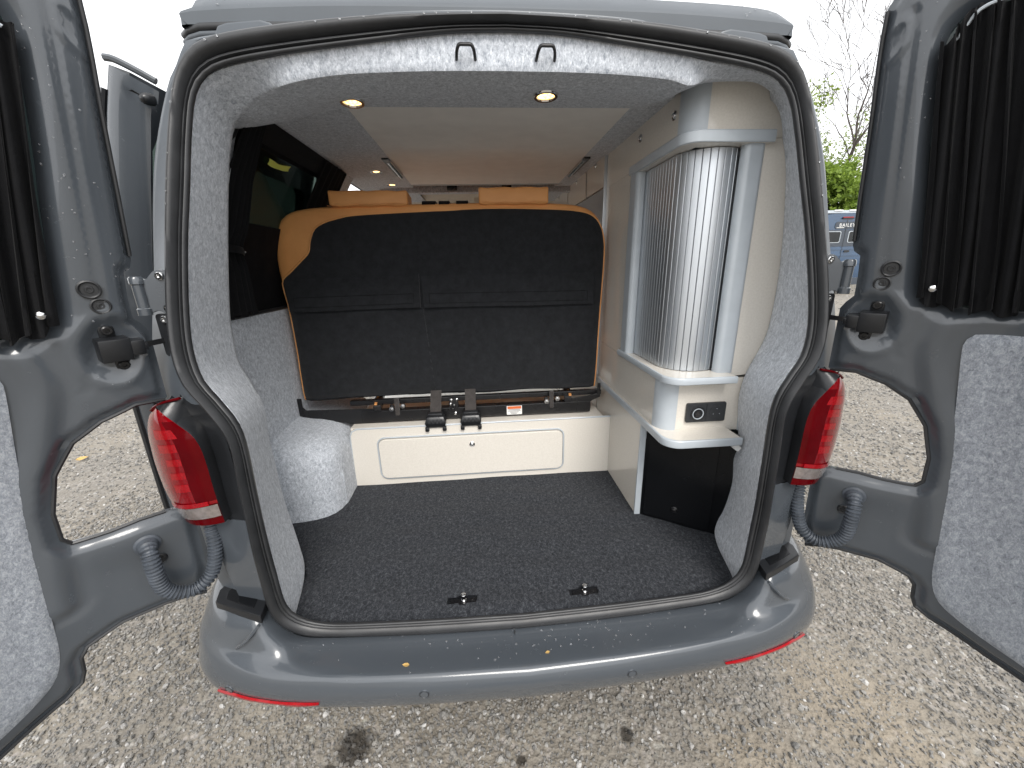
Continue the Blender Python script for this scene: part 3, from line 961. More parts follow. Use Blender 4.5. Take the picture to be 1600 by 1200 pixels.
for s in (-1, 1):
    lamp = loft("tail_light", [mir(r, s) for r in lens_rows(.175, 1.0)], M['red'], van, flip=s < 0, angle=80)
    loft("reversing_lens", [mir(r[:13], s) for r in lens_rows(.065, .165, 10, push=.0015)], M['clear'], lamp, flip=s < 0, angle=80)
    loft("lens_rim", [mir(r, s) for r in lens_rows(.0, .19, 12, push=-.001)], M['darkred'], lamp, flip=s < 0, angle=80)
    # step between the red and the clear lens
    b = lens_rows(.17, .205, 4, push=.003)
    loft("lens_step", [mir(r[1:11], s) for r in b], M['redrefl'], lamp, flip=s < 0)
    # lighter red pattern blocks and light bars moulded in the lens
    for (v0, v1, u0, u1, mt) in ((.30, .36, 3, 7, 'redrefl'), (.40, .45, 3, 7, 'redrefl'), (.50, .55, 3, 7, 'redrefl'), (.60, .66, 3, 8, 'redrefl'), (.70, .78, 2, 8, 'redrefl')):
        q = lens_rows(v0, v1, 5, push=.0012)
        loft("light_bar", [mir(r[u0:u1], s) for r in q], M[mt], lamp, flip=s < 0)
    q = lens_rows(.20, .86, 16, push=.0006)
    loft("dark_inner_lens", [mir(r[0:4], s) for r in q], M['darkred'], lamp, flip=s < 0)
    # black housing: inner side wall, top shelf
    a = crv(IN, 40)
    w0 = a.copy()
    w1 = a+np.array([-.004, .012, .004])
    w2 = a+np.array([.0, .05, .010]); w2[:, 2] += np.linspace(-.004, .012, 40)
    w3 = a+np.array([.014, .10, .012])
    loft("lamp_housing", [mir(w, s) for w in (w0, w1, w2, w3)], M['blackpl'], lamp, flip=s > 0, angle=70)
    top = crv([IN[5], IN[6], IN[7], IN[8], (.868, .036, 1.170)], 20)
    bk = crv([(.778, .075, 1.118), (.790, .082, 1.150), (.797, .075, 1.176), (.806, .052, 1.188), (.830, .035, 1.186)], 20)
    md = top*.5+bk*.5+np.array([0, 0, .004])
    loft("housing_shelf", [mir(w, s) for w in (top, md, bk)], M['blackpl'], lamp, flip=s > 0, angle=70)
    rim = crv([(.806, .032, 1.190), (.845, .034, 1.181), (.873, .042, 1.170), (.893, .050, 1.157)], 20)
    tube("rim_line", mir(rim, s), .0035, M['darkred'], lamp, 8)
    loft("housing_back", [mir(r, s) for r in ([(.77, .08, .86), (.772, .082, 1.0), (.79, .09, 1.15)], [(.95, .10, .86), (.95, .10, 1.0), (.90, .07, 1.17)])], M['blackpl'], lamp)
    # black trim panel between seal and lamp, strap plate above it
    loop = crv([(.712, .86), (.785, .865), (.800, 1.0), (.812, 1.12), (.822, 1.28), (.800, 1.285), (.782, 1.238), (.745, 1.19), (.712, 1.12), (.706, 1.0)], 60, True)
    sheet("pillar_trim", loop if s > 0 else loop, [], .02, lambda P, s=s: np.stack([s*P[:, 0], .006+.32*(P[:, 0]-.70)+yap(P[:, 1]), P[:, 1]], -1), M['blackpl'], van, flip=s > 0, thick=.004)
    sp = rrect(.797, 1.285, .834, 1.385, .008)
    plate = extr("strap_plate", [(s*x, .064, z) for x, z in sp], (0, .012, 0), M['blackpl'], van, .002)
    disc("bolt", (s*.812, .063, 1.372), (0, -1, 0), [(.009, 0), (.009, .004), (.0075, .006), (.004, .006), (.0035, .003), (0, .003)], M['chrome'], plate, 14)
    # lower corner of the body below the lamp, with its small bracket
    lp = np.array([(.705, .60), (.80, .60), (.82, .70), (.825, .855), (.705, .862)])
    sheet("corner_panel", dense(lp, .02), [], .02, lambda P, s=s: np.stack([s*P[:, 0], .005+.30*(P[:, 0]-.70), P[:, 1]], -1), M['paint'], van, flip=s > 0, thick=.004)
    br = extr("conduit_bracket", [(s*x, .062, z) for x, z in crv([(.80, .74), (.845, .73), (.862, .78), (.852, .84), (.80, .85), (.792, .80)], 30, True)], (0, .008, 0), M['paint'], van, .003)
    for q in ((.805, .835), (.835, .748)):
        disc("rivet", (s*q[0], .062, q[1]), (0, -1, 0), [(.005, 0), (.0045, .002), (0, .003)], M['trim'], br, 12)

# ------------------------------------------------------------------ rear doors
SN = np.array([0, .09, .2, .28, .42, .57, .77])
ZK = np.array([.50, 1.05, 1.40, 1.92])
PK = np.array([
 [(.868, .045), (.93, -.02), (1.02, -.095), (1.072, -.17), (1.10, -.30), (1.115, -.45), (1.127, -.65)],
 [(.862, .05), (.925, -.01), (1.01, -.09), (1.068, -.165), (1.10, -.30), (1.115, -.45), (1.127, -.65)],
 [(.84, .065), (.87, -.01), (.965, -.09), (1.02, -.165), (1.055, -.30), (1.07, -.45), (1.08, -.65)],
 [(.765, .025), (.80, -.035), (.85, -.09), (.89, -.155), (.935, -.28), (.95, -.43), (.96, -.63)]])
def herm(xs, Y, x):
    """Hermite interpolation of rows Y (k, n, d) at xs for each x (n,)."""
    k = len(xs)
    m = np.empty_like(Y)
    m[0] = (Y[1]-Y[0])/(xs[1]-xs[0]); m[-1] = (Y[-1]-Y[-2])/(xs[-1]-xs[-2])
    for i in range(1, k-1): m[i] = (Y[i+1]-Y[i-1])/(xs[i+1]-xs[i-1])
    i = np.clip(np.searchsorted(xs, x)-1, 0, k-2)
    h = xs[i+1]-xs[i]
    t = np.clip((x-xs[i])/h, -.4, 1.4)
    n = np.arange(len(x)) if Y.shape[1] > 1 else np.zeros(len(x), int)
    t, h = t[:, None], h[:, None]
    return ((2*t**3-3*t**2+1)*Y[i, n]+(t**3-2*t**2+t)*h*m[i, n]+(-2*t**3+3*t**2)*Y[i+1, n]+(t**3-t**2)*h*m[i+1, n])
def dsurf(P):
    P = np.asarray(P, float)
    s, z = P[:, 0], P[:, 1]
    rows = np.array([herm(SN, PK[k][:, None, :], s) for k in range(4)])
    xy = herm(ZK, rows, z)
    return np.stack([xy[:, 0], xy[:, 1], z], -1)
def dnorm(P):
    P = np.asarray(P, float)
    e = 1e-3
    a = dsurf(P+[e, 0])-dsurf(P-[e, 0]); b = dsurf(P+[0, e])-dsurf(P-[0, e])
    n = np.cross(a, b)
    n /= np.linalg.norm(n, axis=1)[:, None]
    return np.where(n[:, :1] > 0, -n, n)      # towards the camera side
D_OUT = dense(np.array([(.02, .62), (.06, .636), (.10, .645), (.18, .648), (.235, .632), (.247, .612), (.250, .575), (.258, .550), (.285, .538), (.40, .535), (.60, .540),
                        (.735, .55), (.765, .58), (.77, .70), (.77, 1.9), (.75, 1.97), (.70, 1.99), (.10, 1.995), (.035, 1.985), (.008, 1.955), (.004, 1.88), (.008, 1.75), (.010, 1.62), (.012, 1.50),
                        (.018, 1.485), (.034, 1.475), (.036, 1.42), (.034, 1.378), (.016, 1.362), (.004, 1.345), (.0, 1.28), (-.005, 1.185), (.0, 1.18), (.06, 1.182), (.12, 1.160), (.164, 1.125), (.197, 1.062), (.214, .98),
                        (.215, .915), (.205, .897), (.15, .896), (.10, .900), (.04, .897), (.01, .885), (.0, .86), (.004, .70)]), .012)
D_WIN = crv([(.143, 1.70), (.149, 1.60), (.154, 1.47), (.157, 1.41), (.167, 1.385), (.20, 1.360), (.25, 1.352), (.40, 1.352), (.60, 1.356), (.685, 1.37), (.705, 1.43), (.705, 1.65), (.70, 1.83), (.675, 1.90), (.60, 1.925), (.40, 1.93), (.22, 1.915),
             (.16, 1.893), (.140, 1.84)], 150, True)
D_PAN = crv([(.223, 1.26), (.229, 1.293), (.25, 1.304), (.35, 1.306), (.60, 1.308), (.685, 1.30), (.70, 1.25), (.70, .95), (.70, .66), (.66, .58), (.55, .573), (.40, .576), (.33, .585), (.29, .606), (.270, .655), (.260, .75), (.245, .93), (.232, 1.105)], 150, True)
PLAQ = crv([(.015, 1.904), (.032, 1.917), (.052, 1.922), (.058, 1.905), (.056, 1.882), (.042, 1.866), (.024, 1.858)], 40)
CREASE = crv([(.068, 1.93), (.071, 1.887), (.081, 1.73), (.088, 1.60), (.093, 1.47), (.105, 1.36), (.134, 1.23)], 50)
CREASE2 = crv([(.20, 1.33), (.185, 1.25), (.20, 1.15), (.222, 1.06), (.232, .95), (.236, .86), (.245, .76)], 50)
BR = np.array([.083, 1.318])
def gauss(d, w): return np.exp(-(d/w)**2)
def ddisp(P):
    do = distpoly(P, D_OUT); dw = distpoly(P, D_WIN)
    h = -.010*np.clip((.020-do)/.008, 0, 1)                       # hem flange around the edge
    h += -.022*np.clip((.045-dw)/.045, 0, 1)**2                   # roll into the window
    e = np.sqrt(((P[:, 0]-BR[0])/.043)**2+((P[:, 1]-BR[1])/.058)**2)
    h += -.016*(1/(1+np.exp((e-1)*9)))*(do > .02)                 # pocket for the check strap
    h += .0035*gauss(np.abs(e-1.35), .16)*(do > .02)
    h += .0032*gauss(distpoly(P, PLAQ, False), .0048)
    h += -.0035*gauss(distpoly(P, CREASE, False), .005)
    c2 = distpoly(P, CREASE2, False)
    h += .008*gauss(c2, .016)-.004*gauss(c2-.03, .012)
    low = gauss(P[:, 1]-.86, .05)*gauss(P[:, 0]-.11, .10)
    h += .012*low                                                 # raised bead along the lower arm
    h += .006*gauss(P[:, 1]-1.335, .012)*np.clip((P[:, 0]-.2)/.05, 0, 1)
    return h
def dpt(P, off=0.0, use=True):
    P = np.atleast_2d(np.asarray(P, float))
    n = dnorm(P)
    return dsurf(P)+n*((ddisp(P) if use else 0)+off)[:, None] if use else dsurf(P)+n*np.asarray(off).reshape(-1, 1)
def nearest(p): return int(np.argmin(np.linalg.norm(D_OUT-np.array(p), axis=1)))
EDGES = [(nearest((.02, .62)), nearest((.77, .70))), (nearest((.0, 1.18)), nearest((.04, .897)))]
DP, DT = cdt(D_OUT, [D_WIN], .0095)
DV = dpt(DP)
dth = .014+.045*np.clip((distpoly(DP, D_OUT)-.012)/.03, 0, 1)*np.clip(distpoly(DP, D_WIN)/.03, 0, 1)
# winding so that front normal faces the camera side
t0 = DT[len(DT)//2]
nn = np.cross(DV[t0[1]]-DV[t0[0]], DV[t0[2]]-DV[t0[0]])
if nn @ dnorm(DP[[t0[0]]])[0] < 0: DT = [t[::-1] for t in DT]
DVs, DTs = solid(DV, DT, dth)
def place(P, s, off=0.0): return mir(dpt(P, off), s)

for s in (-1, 1):
    F = DTs if s > 0 else [t[::-1] for t in DTs]
    door = mk("rear_door", mir(DVs, s), F, M['paint'], van, True, 50)
    if s < 0: door['label'] = 'open rear door on the side of the sliding door'
    else: door['label'] = 'open rear door on the side of the tall cabinet'
    gp = D_WIN.copy(); c0 = gp.mean(0); gp = c0+(gp-c0)*1.02
    sheet("window_glass", gp, [], .04, lambda P, s=s: mir(dsurf(P)-dnorm(P)*.040, s), M['dglass'], door, flip=s > 0, thick=.004)
    # carpeted trim panel, edge turned in
    def pmap(P, s=s):
        d = distpoly(P, D_PAN)
        off = .0065*np.sqrt(np.clip(d/.012, 0, 1))
        return mir(dsurf(P)+dnorm(P)*(off+.0005)[:, None], s)
    sheet("trim_panel", D_PAN, [], .016, pmap, M['felt_dimmed'], door, flip=s < 0, thick=.008)
    for (i0, i1) in EDGES:
        tube("edge_seal", place(D_OUT[i0:i1], s, .001), .0042, M['rubber'], door, 6)
    # grommets, plugs
    for c, rad in (((.1065, 1.4455), .0185), ((.0945, 1.4115), .0165), ((.085, .780), .013)):
        n = mir(dnorm([c])[0], s)
        g = disc("grommet", place([c], s, .0)[0], n, [(rad, -.002), (rad, .003), (rad*.86, .0045), (rad*.74, .003), (rad*.70, .001), (rad*.4, .0012), (rad*.34, .003), (rad*.22, .003), (rad*.18, .001), (0, .001)], M['rubber'], door)
    # check strap bracket and strap
    c = place([BR], s, .0)[0]; n = Vector(mir(dnorm([BR])[0], s))
    up = Vector((0, 0, 1)); tn = up.cross(n).normalized(); up = n.cross(tn).normalized()
    if tn.x*s > 0: tn = -tn                                            # towards the hinge
    rot = Matrix((tn, up, n)).transposed()
    bm = bmesh.new()
    o = Vector(c)
    add_box(bm, o+n*.012-tn*.002, (.052, .050, .034), rot)
    add_box(bm, o+n*.015+tn*.034, (.026, .034, .026), rot)
    add_box(bm, o+n*.016+tn*.047, (.012, .016, .020), rot)
    add_box(bm, o+n*.0+up*.036-tn*.004, (.026, .030, .006), rot)
    add_box(bm, o+n*.0-up*.036+tn*.008, (.026, .030, .006), rot)
    bevel(bm, .004, 2)
    br = bm_obj("check_strap_bracket", bm, M['blackpl'], door)
    for q in (o+up*.040-tn*.004, o-up*.040+tn*.008):
        disc("bolt", q+n*.003, n, [(.010, 0), (.010, .005), (.008, .007), (.0045, .007), (.004, .003), (0, .003)], M['blackmt'], br, 16)
    st = crv([tuple(o+n*.017+tn*.045), tuple(o*.5+n*.012+Vector((s*.818, .082, 1.325))*.5), (s*.816, .085, 1.325)], 10)
    V = []
    for p in st:
        for dz, dy in ((-.006, -.002), (.006, -.002), (.006, .002), (-.006, .002)): V.append((p[0], p[1]+dy, p[2]+dz))
    Fq = [(i*4+k, i*4+(k+1) % 4, (i+1)*4+(k+1) % 4, (i+1)*4+k) for i in range(len(st)-1) for k in range(4)]
    mk("check_strap", V, Fq, M['blackmt'], door, False)
    # hinge: knuckle, leaf screwed to the pillar
    kx, ky = .842, .052
    hinge = disc("door_hinge", (s*kx, ky, 1.384), (0, 0, 1), [(0, 0), (.013, 0), (.013, .014), (.0105, .016), (.0105, .066), (.013, .068), (.013, .080), (.010, .084), (0, .084)], M['paint'], door, 20)
    leaf = crv([(kx, 1.462), (.826, 1.462), (.820, 1.468), (.808, 1.480), (.792, 1.480), (.786, 1.46), (.786, 1.40), (.79, 1.386), (.806, 1.384), (.818, 1.392), (kx, 1.392)], 60, True)
    lf = extr("hinge_leaf", [(s*x, .062+.30*max(0, x-.80)*-.6+.35*max(0, .82-x)*.6, z) for x, z in leaf], (0, .006, 0), M['paint'], hinge, .0015)
    for z in (1.468, 1.397):
        disc("hinge_screw", (s*.800, .066, z), (0, -1, 0), [(.009, -.002), (.009, .004), (.0075, .0055), (.004, .0055), (.0035, .002), (0, .002)], M['chrome'], hinge, 14)
    # ribbed cable conduit from body to door
    g0 = place([(.1, .836)], s, .012)[0]; gn = mir(dnorm([(.1, .836)])[0], s)
    grm = disc("conduit_boot", place([(.1, .834)], s, .0)[0], gn, [(.026, -.003), (.026, .003), (.021, .006), (.019, .014), (.017, .017)], M['conduit'], door)
    pth = crv([tuple(g0-gn*.01), tuple(g0+gn*.020+np.array([0, 0, -.004])), tuple(g0+gn*.028+np.array([-s*.0, -.002, -.05])), (s*.905, -.050, .715), (s*.868, -.022, .682), (s*.835, .008, .705), (s*.822, .026, .77), (s*.826, .040, .835), (s*.835, .06, .87)], 190)
    rad = .0150+.0022*np.sign(np.sin(np.arange(190)*2*math.pi/3.9))
    V, Fq = tube_data(pth, rad, 14)
    mk("cable_conduit", V, Fq, M['conduit'], door, True, 25)
    # rubber bead along the hinge edge
    eb = np.array([(.010, 1.95), (.008, 1.88), (.012, 1.75), (.014, 1.62), (.016, 1.51)])
    tube("edge_bead", place(crv(eb, 30), s, .004), .004, M['rubber'], door, 8)

# sliding door, slid back along the flank, seen end on
sl = thing  # (kept short: it is a part of the van)
def slide_x(z): return np.interp(z, [.45, .75, 1.1, 1.3, 1.5, 1.7, 1.85, 1.96], [1.105, 1.13, 1.125, 1.11, 1.075, 1.02, .975, .935])
zz = np.linspace(.46, 1.955, 40)
def slide_map(P): return np.stack([-slide_x(P[:, 1]), P[:, 0], P[:, 1]], -1)
s_out = dense(np.array([(.275, .47), (.27, 1.2), (.275, 1.95), (1.36, 1.965), (1.37, 1.2), (1.36, .46)]), .05)
swin = rrect(.36, 1.34, 1.30, 1.86, .06)
slide = sheet("sliding_door", s_out, [swin], .05, slide_map, M['paint'], van, thick=-.045)
sheet("sliding_door_glass", rrect(.30, 1.31, 1.34, 1.90, .04), [], .08, lambda P: slide_map(P)+np.array([-.004, 0, 0]), M['glass'], slide, thick=.004)
# end face: inner return with a rounded bead, dark glass edge, bump stop
zz = np.linspace(.50, 1.945, 60)
rows = []
for t, dy in ((0.0, .002), (.15, -.004), (.35, -.004), (.5, .004), (.75, .006), (1.0, .02)):
    rows.append([(-(slide_x(z)-.012-t*(.085+.010*math.sin(z*2))), .270+dy, z+.045*t*-1*(1 if z > 1.9 else 0)) for z in zz])
loft("end_face", rows, M['paint'], slide, thick=.006, angle=60)
tube("glass_edge", [(-slide_x(z)-.004, .272, z) for z in np.linspace(1.30, 1.90, 20)], .007, M['blackpl'], slide, 6)
tube("top_rail", crv([(-.935, .262, 1.958), (-.915, .264, 1.955), (-.88, .27, 1.938), (-.845, .28, 1.918)], 14), .008, M['paint'], slide, 8)
disc("bump_stop", (-.862, .262, 1.875), (-.3, -1, -.2), [(.013, -.01), (.013, .004), (.010, .012), (.005, .016), (0, .017)], M['blackpl'], slide, 16)
tube("edge_rubber", [(-slide_x(z)+.008, .266, z) for z in np.linspace(.50, 1.28, 20)], .009, M['rubber'], slide, 8)
st = [(-.936+.0, .62, 1.845), (-.934, .70, 1.843), (-.945, .70, 1.815), (-.947, .62, 1.818)]
# ------------------------------------------------------------------ interior lining
def wallx(z): return np.interp(z, [.4, 1.35, 1.45, 1.55, 1.65, 1.75, 1.85, 1.925, 1.96], [.965, .965, .955, .93, .895, .85, .79, .742, .715])
K2L = [(.70, .10, .470), (.722, .215, .50), (.735, .235, .60), (.758, .25, .75), (.772, .27, .88), (.782, .285, .97), (.785, .30, 1.06), (.803, .30, 1.135), (.828, .30, 1.21), (.828, .30, 1.28),
       (.822, .30, 1.355), (.790, .30, 1.516), (.753, .30, 1.678), (.730, .30, 1.765), (.706, .295, 1.825), (.676, .28, 1.853), (.604, .25, 1.879), (.506, .20, 1.889), (.403, .20, 1.906), (.287, .20, 1.913), (.15, .20, 1.917), (0, .20, 1.918)]
K2R = [(.715, .11, .470), (.738, .235, .50), (.775, .265, .58), (.792, .27, .70), (.785, .27, .80), (.795, .27, .87), (.776, .27, .99), (.776, .27, 1.06), (.790, .27, 1.12), (.832, .27, 1.227), (.842, .27, 1.32),
       (.842, .27, 1.425), (.836, .27, 1.52), (.826, .27, 1.606), (.800, .26, 1.72), (.765, .25, 1.815), (.728, .245, 1.886), (.675, .245, 1.921), (.60, .235, 1.922), (.51, .22, 1.912), (.455, .20, 1.892), (.403, .20, 1.904), (.287, .20, 1.913), (.15, .20, 1.917), (0, .20, 1.918)]
si_low = half([(.0, .47)]+[]+[(.5, .47), (.62, .475), (.662, .50)]+S_IN[5:]) if False else None
SI2 = [(.664, .47), (.667, .55)]+S_IN[6:]
NL = 130
a0 = crv(SI2, NL); a0[-1, 0] = 0
a0 = np.stack([a0[:, 0], yap(a0[:, 1]), a0[:, 1]], -1)
def lining_side(s, K2):
    k2 = crv(K2, NL); k2[-1, 0] = 0
    k0 = a0.copy(); k0[:, 1] += .013; k0[:, 0] *= 1.014; k0[:, 2] += np.clip((a0[:, 2]-1.6)/.3, 0, 1)*.004
    up = np.clip((a0[:, 2]-1.80)/.12, 0, 1)
    rows = [k0]
    for t in (.08, .25, .45, .65, .82, .93):
        r = k0*(1-t)+k2*t
        # soft bulge of the padded lining
        bl = .016*math.sin(math.pi*t)
        r[:, 1] -= bl*(1-up)*.6
        r[:, 0] -= 0
        rows.append(r)
    rows.append(k2)
    r = k2.copy(); r[:, 1] += .015; r[:, 0] += .004*(1-up); rows.append(r)
    # return to the side wall / underside of the roof rail
    k3 = k2.copy()
    k3[:, 0] = np.where(k2[:, 2] < 1.86, np.maximum(k2[:, 0], wallx(k2[:, 2])), k2[:, 0])
    k3[:, 1] = k2[:, 1]+.085
    w = np.clip((k2[:, 2]-1.80)/.08, 0, 1)
    k3[:, 1] += w*.012
    k3[:, 2] = k2[:, 2]+w*.002
    xm = np.clip((k2[:, 0]-.44)/.06, 0, 1)*w if s > 0 else 0*w
    k3[:, 1] -= .055*xm
    k3[:, 2] += .030*xm
    K3Y = k3[:, 1].copy()
    rows.append(k2*.35+k3*.65)
    rows.append(k3)
    k4 = k3.copy(); k4[:, 1] = np.where(w > .5, .475, k3[:, 1]+.03); k4[:, 2] = np.where(w > .5, np.maximum(k3[:, 2]+.010, 1.937-.06*np.clip((np.abs(k3[:, 0])-.45)/.3, 0, 1)), k3[:, 2])
    k4[:, 1] = np.where(xm > .3, K3Y+.01, k4[:, 1]); k4[:, 2] = np.where(xm > .3, k3[:, 2]+.02, k4[:, 2])
    rows.append(k4)
    return [mir(r, s) for r in rows]
LL, LR = lining_side(-1, K2L), lining_side(1, K2R)
def joinrows(a, b): return [np.vstack([p, q[:-1][::-1]]) for p, q in zip(a, b)]
lining = loft("pillar_and_header_lining", joinrows(LL, LR), M['felt'], van, flip=False, thick=.004, angle=50)

# left wall lining with the window opening
wall_o = dense(np.array([(.31, .46), (.31, 1.94), (1.36, 1.94), (1.36, .46)]), .035)
wl_ = sheet("side_lining", wall_o, [rrect(.46, 1.32, 1.27, 1.925, .05)], .03, lambda P: np.stack([-wallx(P[:, 1])+.006*np.exp(-((P[:, 1]-1.285+.02*(P[:, 0]-.4))/.012)**2), P[:, 0], P[:, 1]], -1), M['felt'], van, thick=-.006)
sheet("side_lining", wall_o, [], .06, lambda P: np.stack([wallx(P[:, 1]), P[:, 0], P[:, 1]], -1), M['felt'], van, thick=.006)
# window rubber and glass
def wallpt(y, z, off): return (-wallx(z)+off, y, z)
win = sheet("side_window", rrect(.455, 1.318, 1.275, 1.923, .05), [rrect(.53, 1.64, 1.12, 1.865, .03)], .03, lambda P: np.stack([-wallx(P[:, 1])-.010, P[:, 0], P[:, 1]], -1), M['matt'], van, thick=.01)  # surround, plus black sheet added over the lower glass to hide the seat's reflection
sheet("window_glass", rrect(.46, 1.35, 1.265, 1.90, .05), [], .05, lambda P: np.stack([-wallx(P[:, 1])-.018, P[:, 0], P[:, 1]], -1), M['glass'], win, thick=.003)
tube("window_rubber", [wallpt(y, z, .002) for y, z in resample(np.vstack([rrect(.457, 1.317, 1.273, 1.926, .052), rrect(.457, 1.317, 1.273, 1.926, .052)[:1]]), 120)[:-1]], .008, M['rubber'], win, 8, True)
# lining forward of the window: centre pillar with felt, roof side, front
pil = dense(np.array([(1.30, .46), (1.30, 1.95), (1.425, 1.95), (1.425, .46)]), .05)
sheet("pillar_lining", pil, [], .05, lambda P: np.stack([-wallx(P[:, 1])+.012, P[:, 0], P[:, 1]], -1), M['felt'], van, thick=.02)
sheet("pillar_lining", dense(np.array([(2.28, .9), (2.28, 1.95), (2.42, 1.95), (2.42, .9)]), .05), [], .06, lambda P: np.stack([-wallx(P[:, 1])+.004, P[:, 0], P[:, 1]], -1), M['felt'], van, thick=.02)
sheet("door_header_lining", dense(np.array([(1.40, 1.928), (1.40, 1.965), (2.45, 1.965), (2.45, 1.928)]), .04), [], .05, lambda P: np.stack([-wallx(P[:, 1])+.006, P[:, 0], P[:, 1]], -1), M['felt'], van, thick=.01)
# roof side strip between board and window, with the lamp panel
rows = []
for t in np.linspace(0, 1, 10):
    x = -.462-(.765-.462)*t
    rows.append([(x, y, 1.944-.013*t**1.7-.004*math.exp(-((y-1.16-.10*(1-t))/.022)**2)) for y in np.linspace(.40, 2.5, 70)])
loft("roof_side_lining", rows, M['felt'], van, thick=.006)
rows = [[(x, y, 1.946-.012*((x-.3)/.4)**2) for y in np.linspace(.40, 2.5, 8)] for x in np.linspace(.40, .78, 5)]
loft("roof_side_lining", rows, M['felt'], van, flip=True, thick=.006)
# bed board under the pop top
bd = box("bed_board", (-.025, 1.055, 1.950), (.90, 1.20, .022), M['board'], van, .004)
tube("board_edging", [(-.475, 1.655, 1.941), (.43, 1.655, 1.941)], .008, M['trim'], bd, 8)
for x in (-.468, .415):
    p = np.array([(x, 1.07, 1.928), (x, 1.37, 1.926)])
    g = tube("gas_strut", resample(p, 6), .010, M['chrome'], bd, 10)
    box("strut_mount", (x-.012*(1 if x < 0 else -1), 1.22, 1.936), (.03, .33, .012), M['blackpl'], g, .003)
# darker gap and cab headliner beyond the board
box("cab_bulkhead", (-.02, 1.76, 1.957), (1.30, .06, .10), M['felt'], van, .01)
hl = []
for t in np.linspace(0, 1, 12):
    hl.append([(x, 1.80+.95*t, 2.005-.02*t-.17*t**2-.03*abs(x/.7)**3) for x in np.linspace(-.70, .72, 17)])
head = loft("headliner", hl, M['headliner'], van, flip=True, thick=.01)
box("sun_visor", (-.34, 2.35, 1.925), (.40, .03, .085), M['headliner'], head, .012)
vis = box("sun_visor", (.30, 2.35, 1.925), (.34, .03, .085), M['headliner'], head, .012)
vs = box("visor_label", (-.275, 2.332, 1.905), (.115, .003, .03), M['white'], head, 0)
for k in range(3):
    box("print_line", (-.275, 2.3298, 1.912-.007*k), (.09-.02*k, .0012, .0025), M['ink'], vs, 0)
box("print_triangle", (-.318, 2.3296, 1.908), (.016, .0012, .014), M['yellow'], vs, 0)
box("roof_console", (-.02, 2.30, 1.945), (.17, .12, .05), M['headliner'], head, .012)
for x in (-.23, .10):
    box("roof_clip", (x, 1.71, 1.932), (.06, .03, .028), M['blackmt'], head, .004)
    box("clip_lever", (x, 1.69, 1.920), (.02, .03, .012), M['blackmt'], head, .003)
box("bounce_floor", (-.2, 2.0, .474), (1.5, 2.2, .012), M['board'], van, .002)  # unseen pale floor, added to bounce light up to the cab headliner
# dashboard mass far in front, so the cab is closed off
loft("dashboard", [[(x, 3.1, 1.02) for x in np.linspace(-.80, .80, 9)], [(x, 3.2, 1.14) for x in np.linspace(-.80, .80, 9)], [(x, 3.75, 1.20) for x in np.linspace(-.82, .82, 9)]], M['strap'], van)

# wheel arch cover in felt
def archrow(x, k):
    base = crv([(.535, .470), (.542, .60), (.556, .70), (.590, .765), (.66, .795), (.77, .802), (1.0, .803), (1.25, .803)], 40)
    sh = np.array([.10, -.0])
    y = base[:, 0]+k*np.interp(np.arange(40), [0, 12, 20, 39], [.055+.0, .05, .05, 0])
    z = np.maximum(.47, base[:, 1]-k*np.interp(np.arange(40), [0, 8, 20, 39], [0, .015, .06, .06]))
    return np.stack([np.full(40, x), y, z], -1)
rows = [archrow(-.97, -.25), archrow(-.94, -.1), archrow(-.90, .05), archrow(-.86, .12), archrow(-.81, .32), archrow(-.775, .60), archrow(-.750, 1.0), archrow(-.735, 1.5), archrow(-.727, 2.2)]
r = rows[-1].copy(); r[:, 0] += .002; r[:, 2] = np.minimum(r[:, 2], .62); rows.append(r)
r = r.copy(); r[:, 2] = .466; rows.append(r)
loft("wheel_arch_cover", rows, M['felt'], van, thick=.005, angle=60)

# downlights, striker loops, floor strikers
for (x, y, z, rr_) in ((-.418, .397, 1.920, .034), (.1175, .340, 1.917, .034), (-.579, 1.302, 1.939, .031), (-.570, 1.63, 1.939, .031)):
    d = disc("downlight", (x, y, z), (0, -.04, -1), [(rr_, -.004), (rr_, .003), (rr_*.94, .006), (rr_*.74, .006), (rr_*.70, .002)], M['chrome'], van, 28)
    disc("lamp_glass", (x, y, z), (0, -.04, -1), [(rr_*.71, .001), (rr_*.5, .004), (rr_*.2, .005), (0, .005)], M['lamp'], d, 24)
for x in (-.0945, .0925):
    w = .0195
    p = np.array([(x-w-.003, .205, 1.934), (x-w-.002, .190, 1.936), (x-w, .178, 1.944), (x-w+.004, .172, 1.951), (x-w+.009, .171, 1.953), (x, .171, 1.953), (x+w-.009, .171, 1.953), (x+w-.004, .172, 1.951), (x+w, .178, 1.944), (x+w+.002, .190, 1.936), (x+w+.003, .205, 1.934)])
    tube("striker_loop", crv(p, 40), .0038, M['blackmt'], van, 8)

# ------------------------------------------------------------------ floor carpet
fl = [(-.64, .008), (-.69, .06), (-.702, .10), (-.712, .17), (-.722, .235), (-.775, .30), (-.845, .405), (-.90, .50), (-.93, .56), (-.86, .63), (-.80, .70), (-.76, .86), (.60, .86), (.60, .46),
      (.80, .34), (.775, .26), (.742, .235), (.732, .17), (.716, .10), (.69, .05), (.66, .008)]
carpet = thing("floor_carpet", "charcoal carpet covering the load floor just inside the open rear doors", "carpet", (0, .4, .47))
cuts = []
for x, y0 in ((-.186, .078), (.200, .074)):
    sgn = 1
    cuts.append(np.array([(x-.047, y0-.015), (x-.012, y0-.013), (x-.009, y0-.020), (x+.010, y0-.020), (x+.014, y0-.014), (x+.042, y0-.015), (x+.047, y0-.006), (x+.047, y0+.014), (x+.040, y0+.020), (x+.010, y0+.021), (x-.010, y0+.021), (x-.016, y0+.016), (x-.047, y0+.015)]))
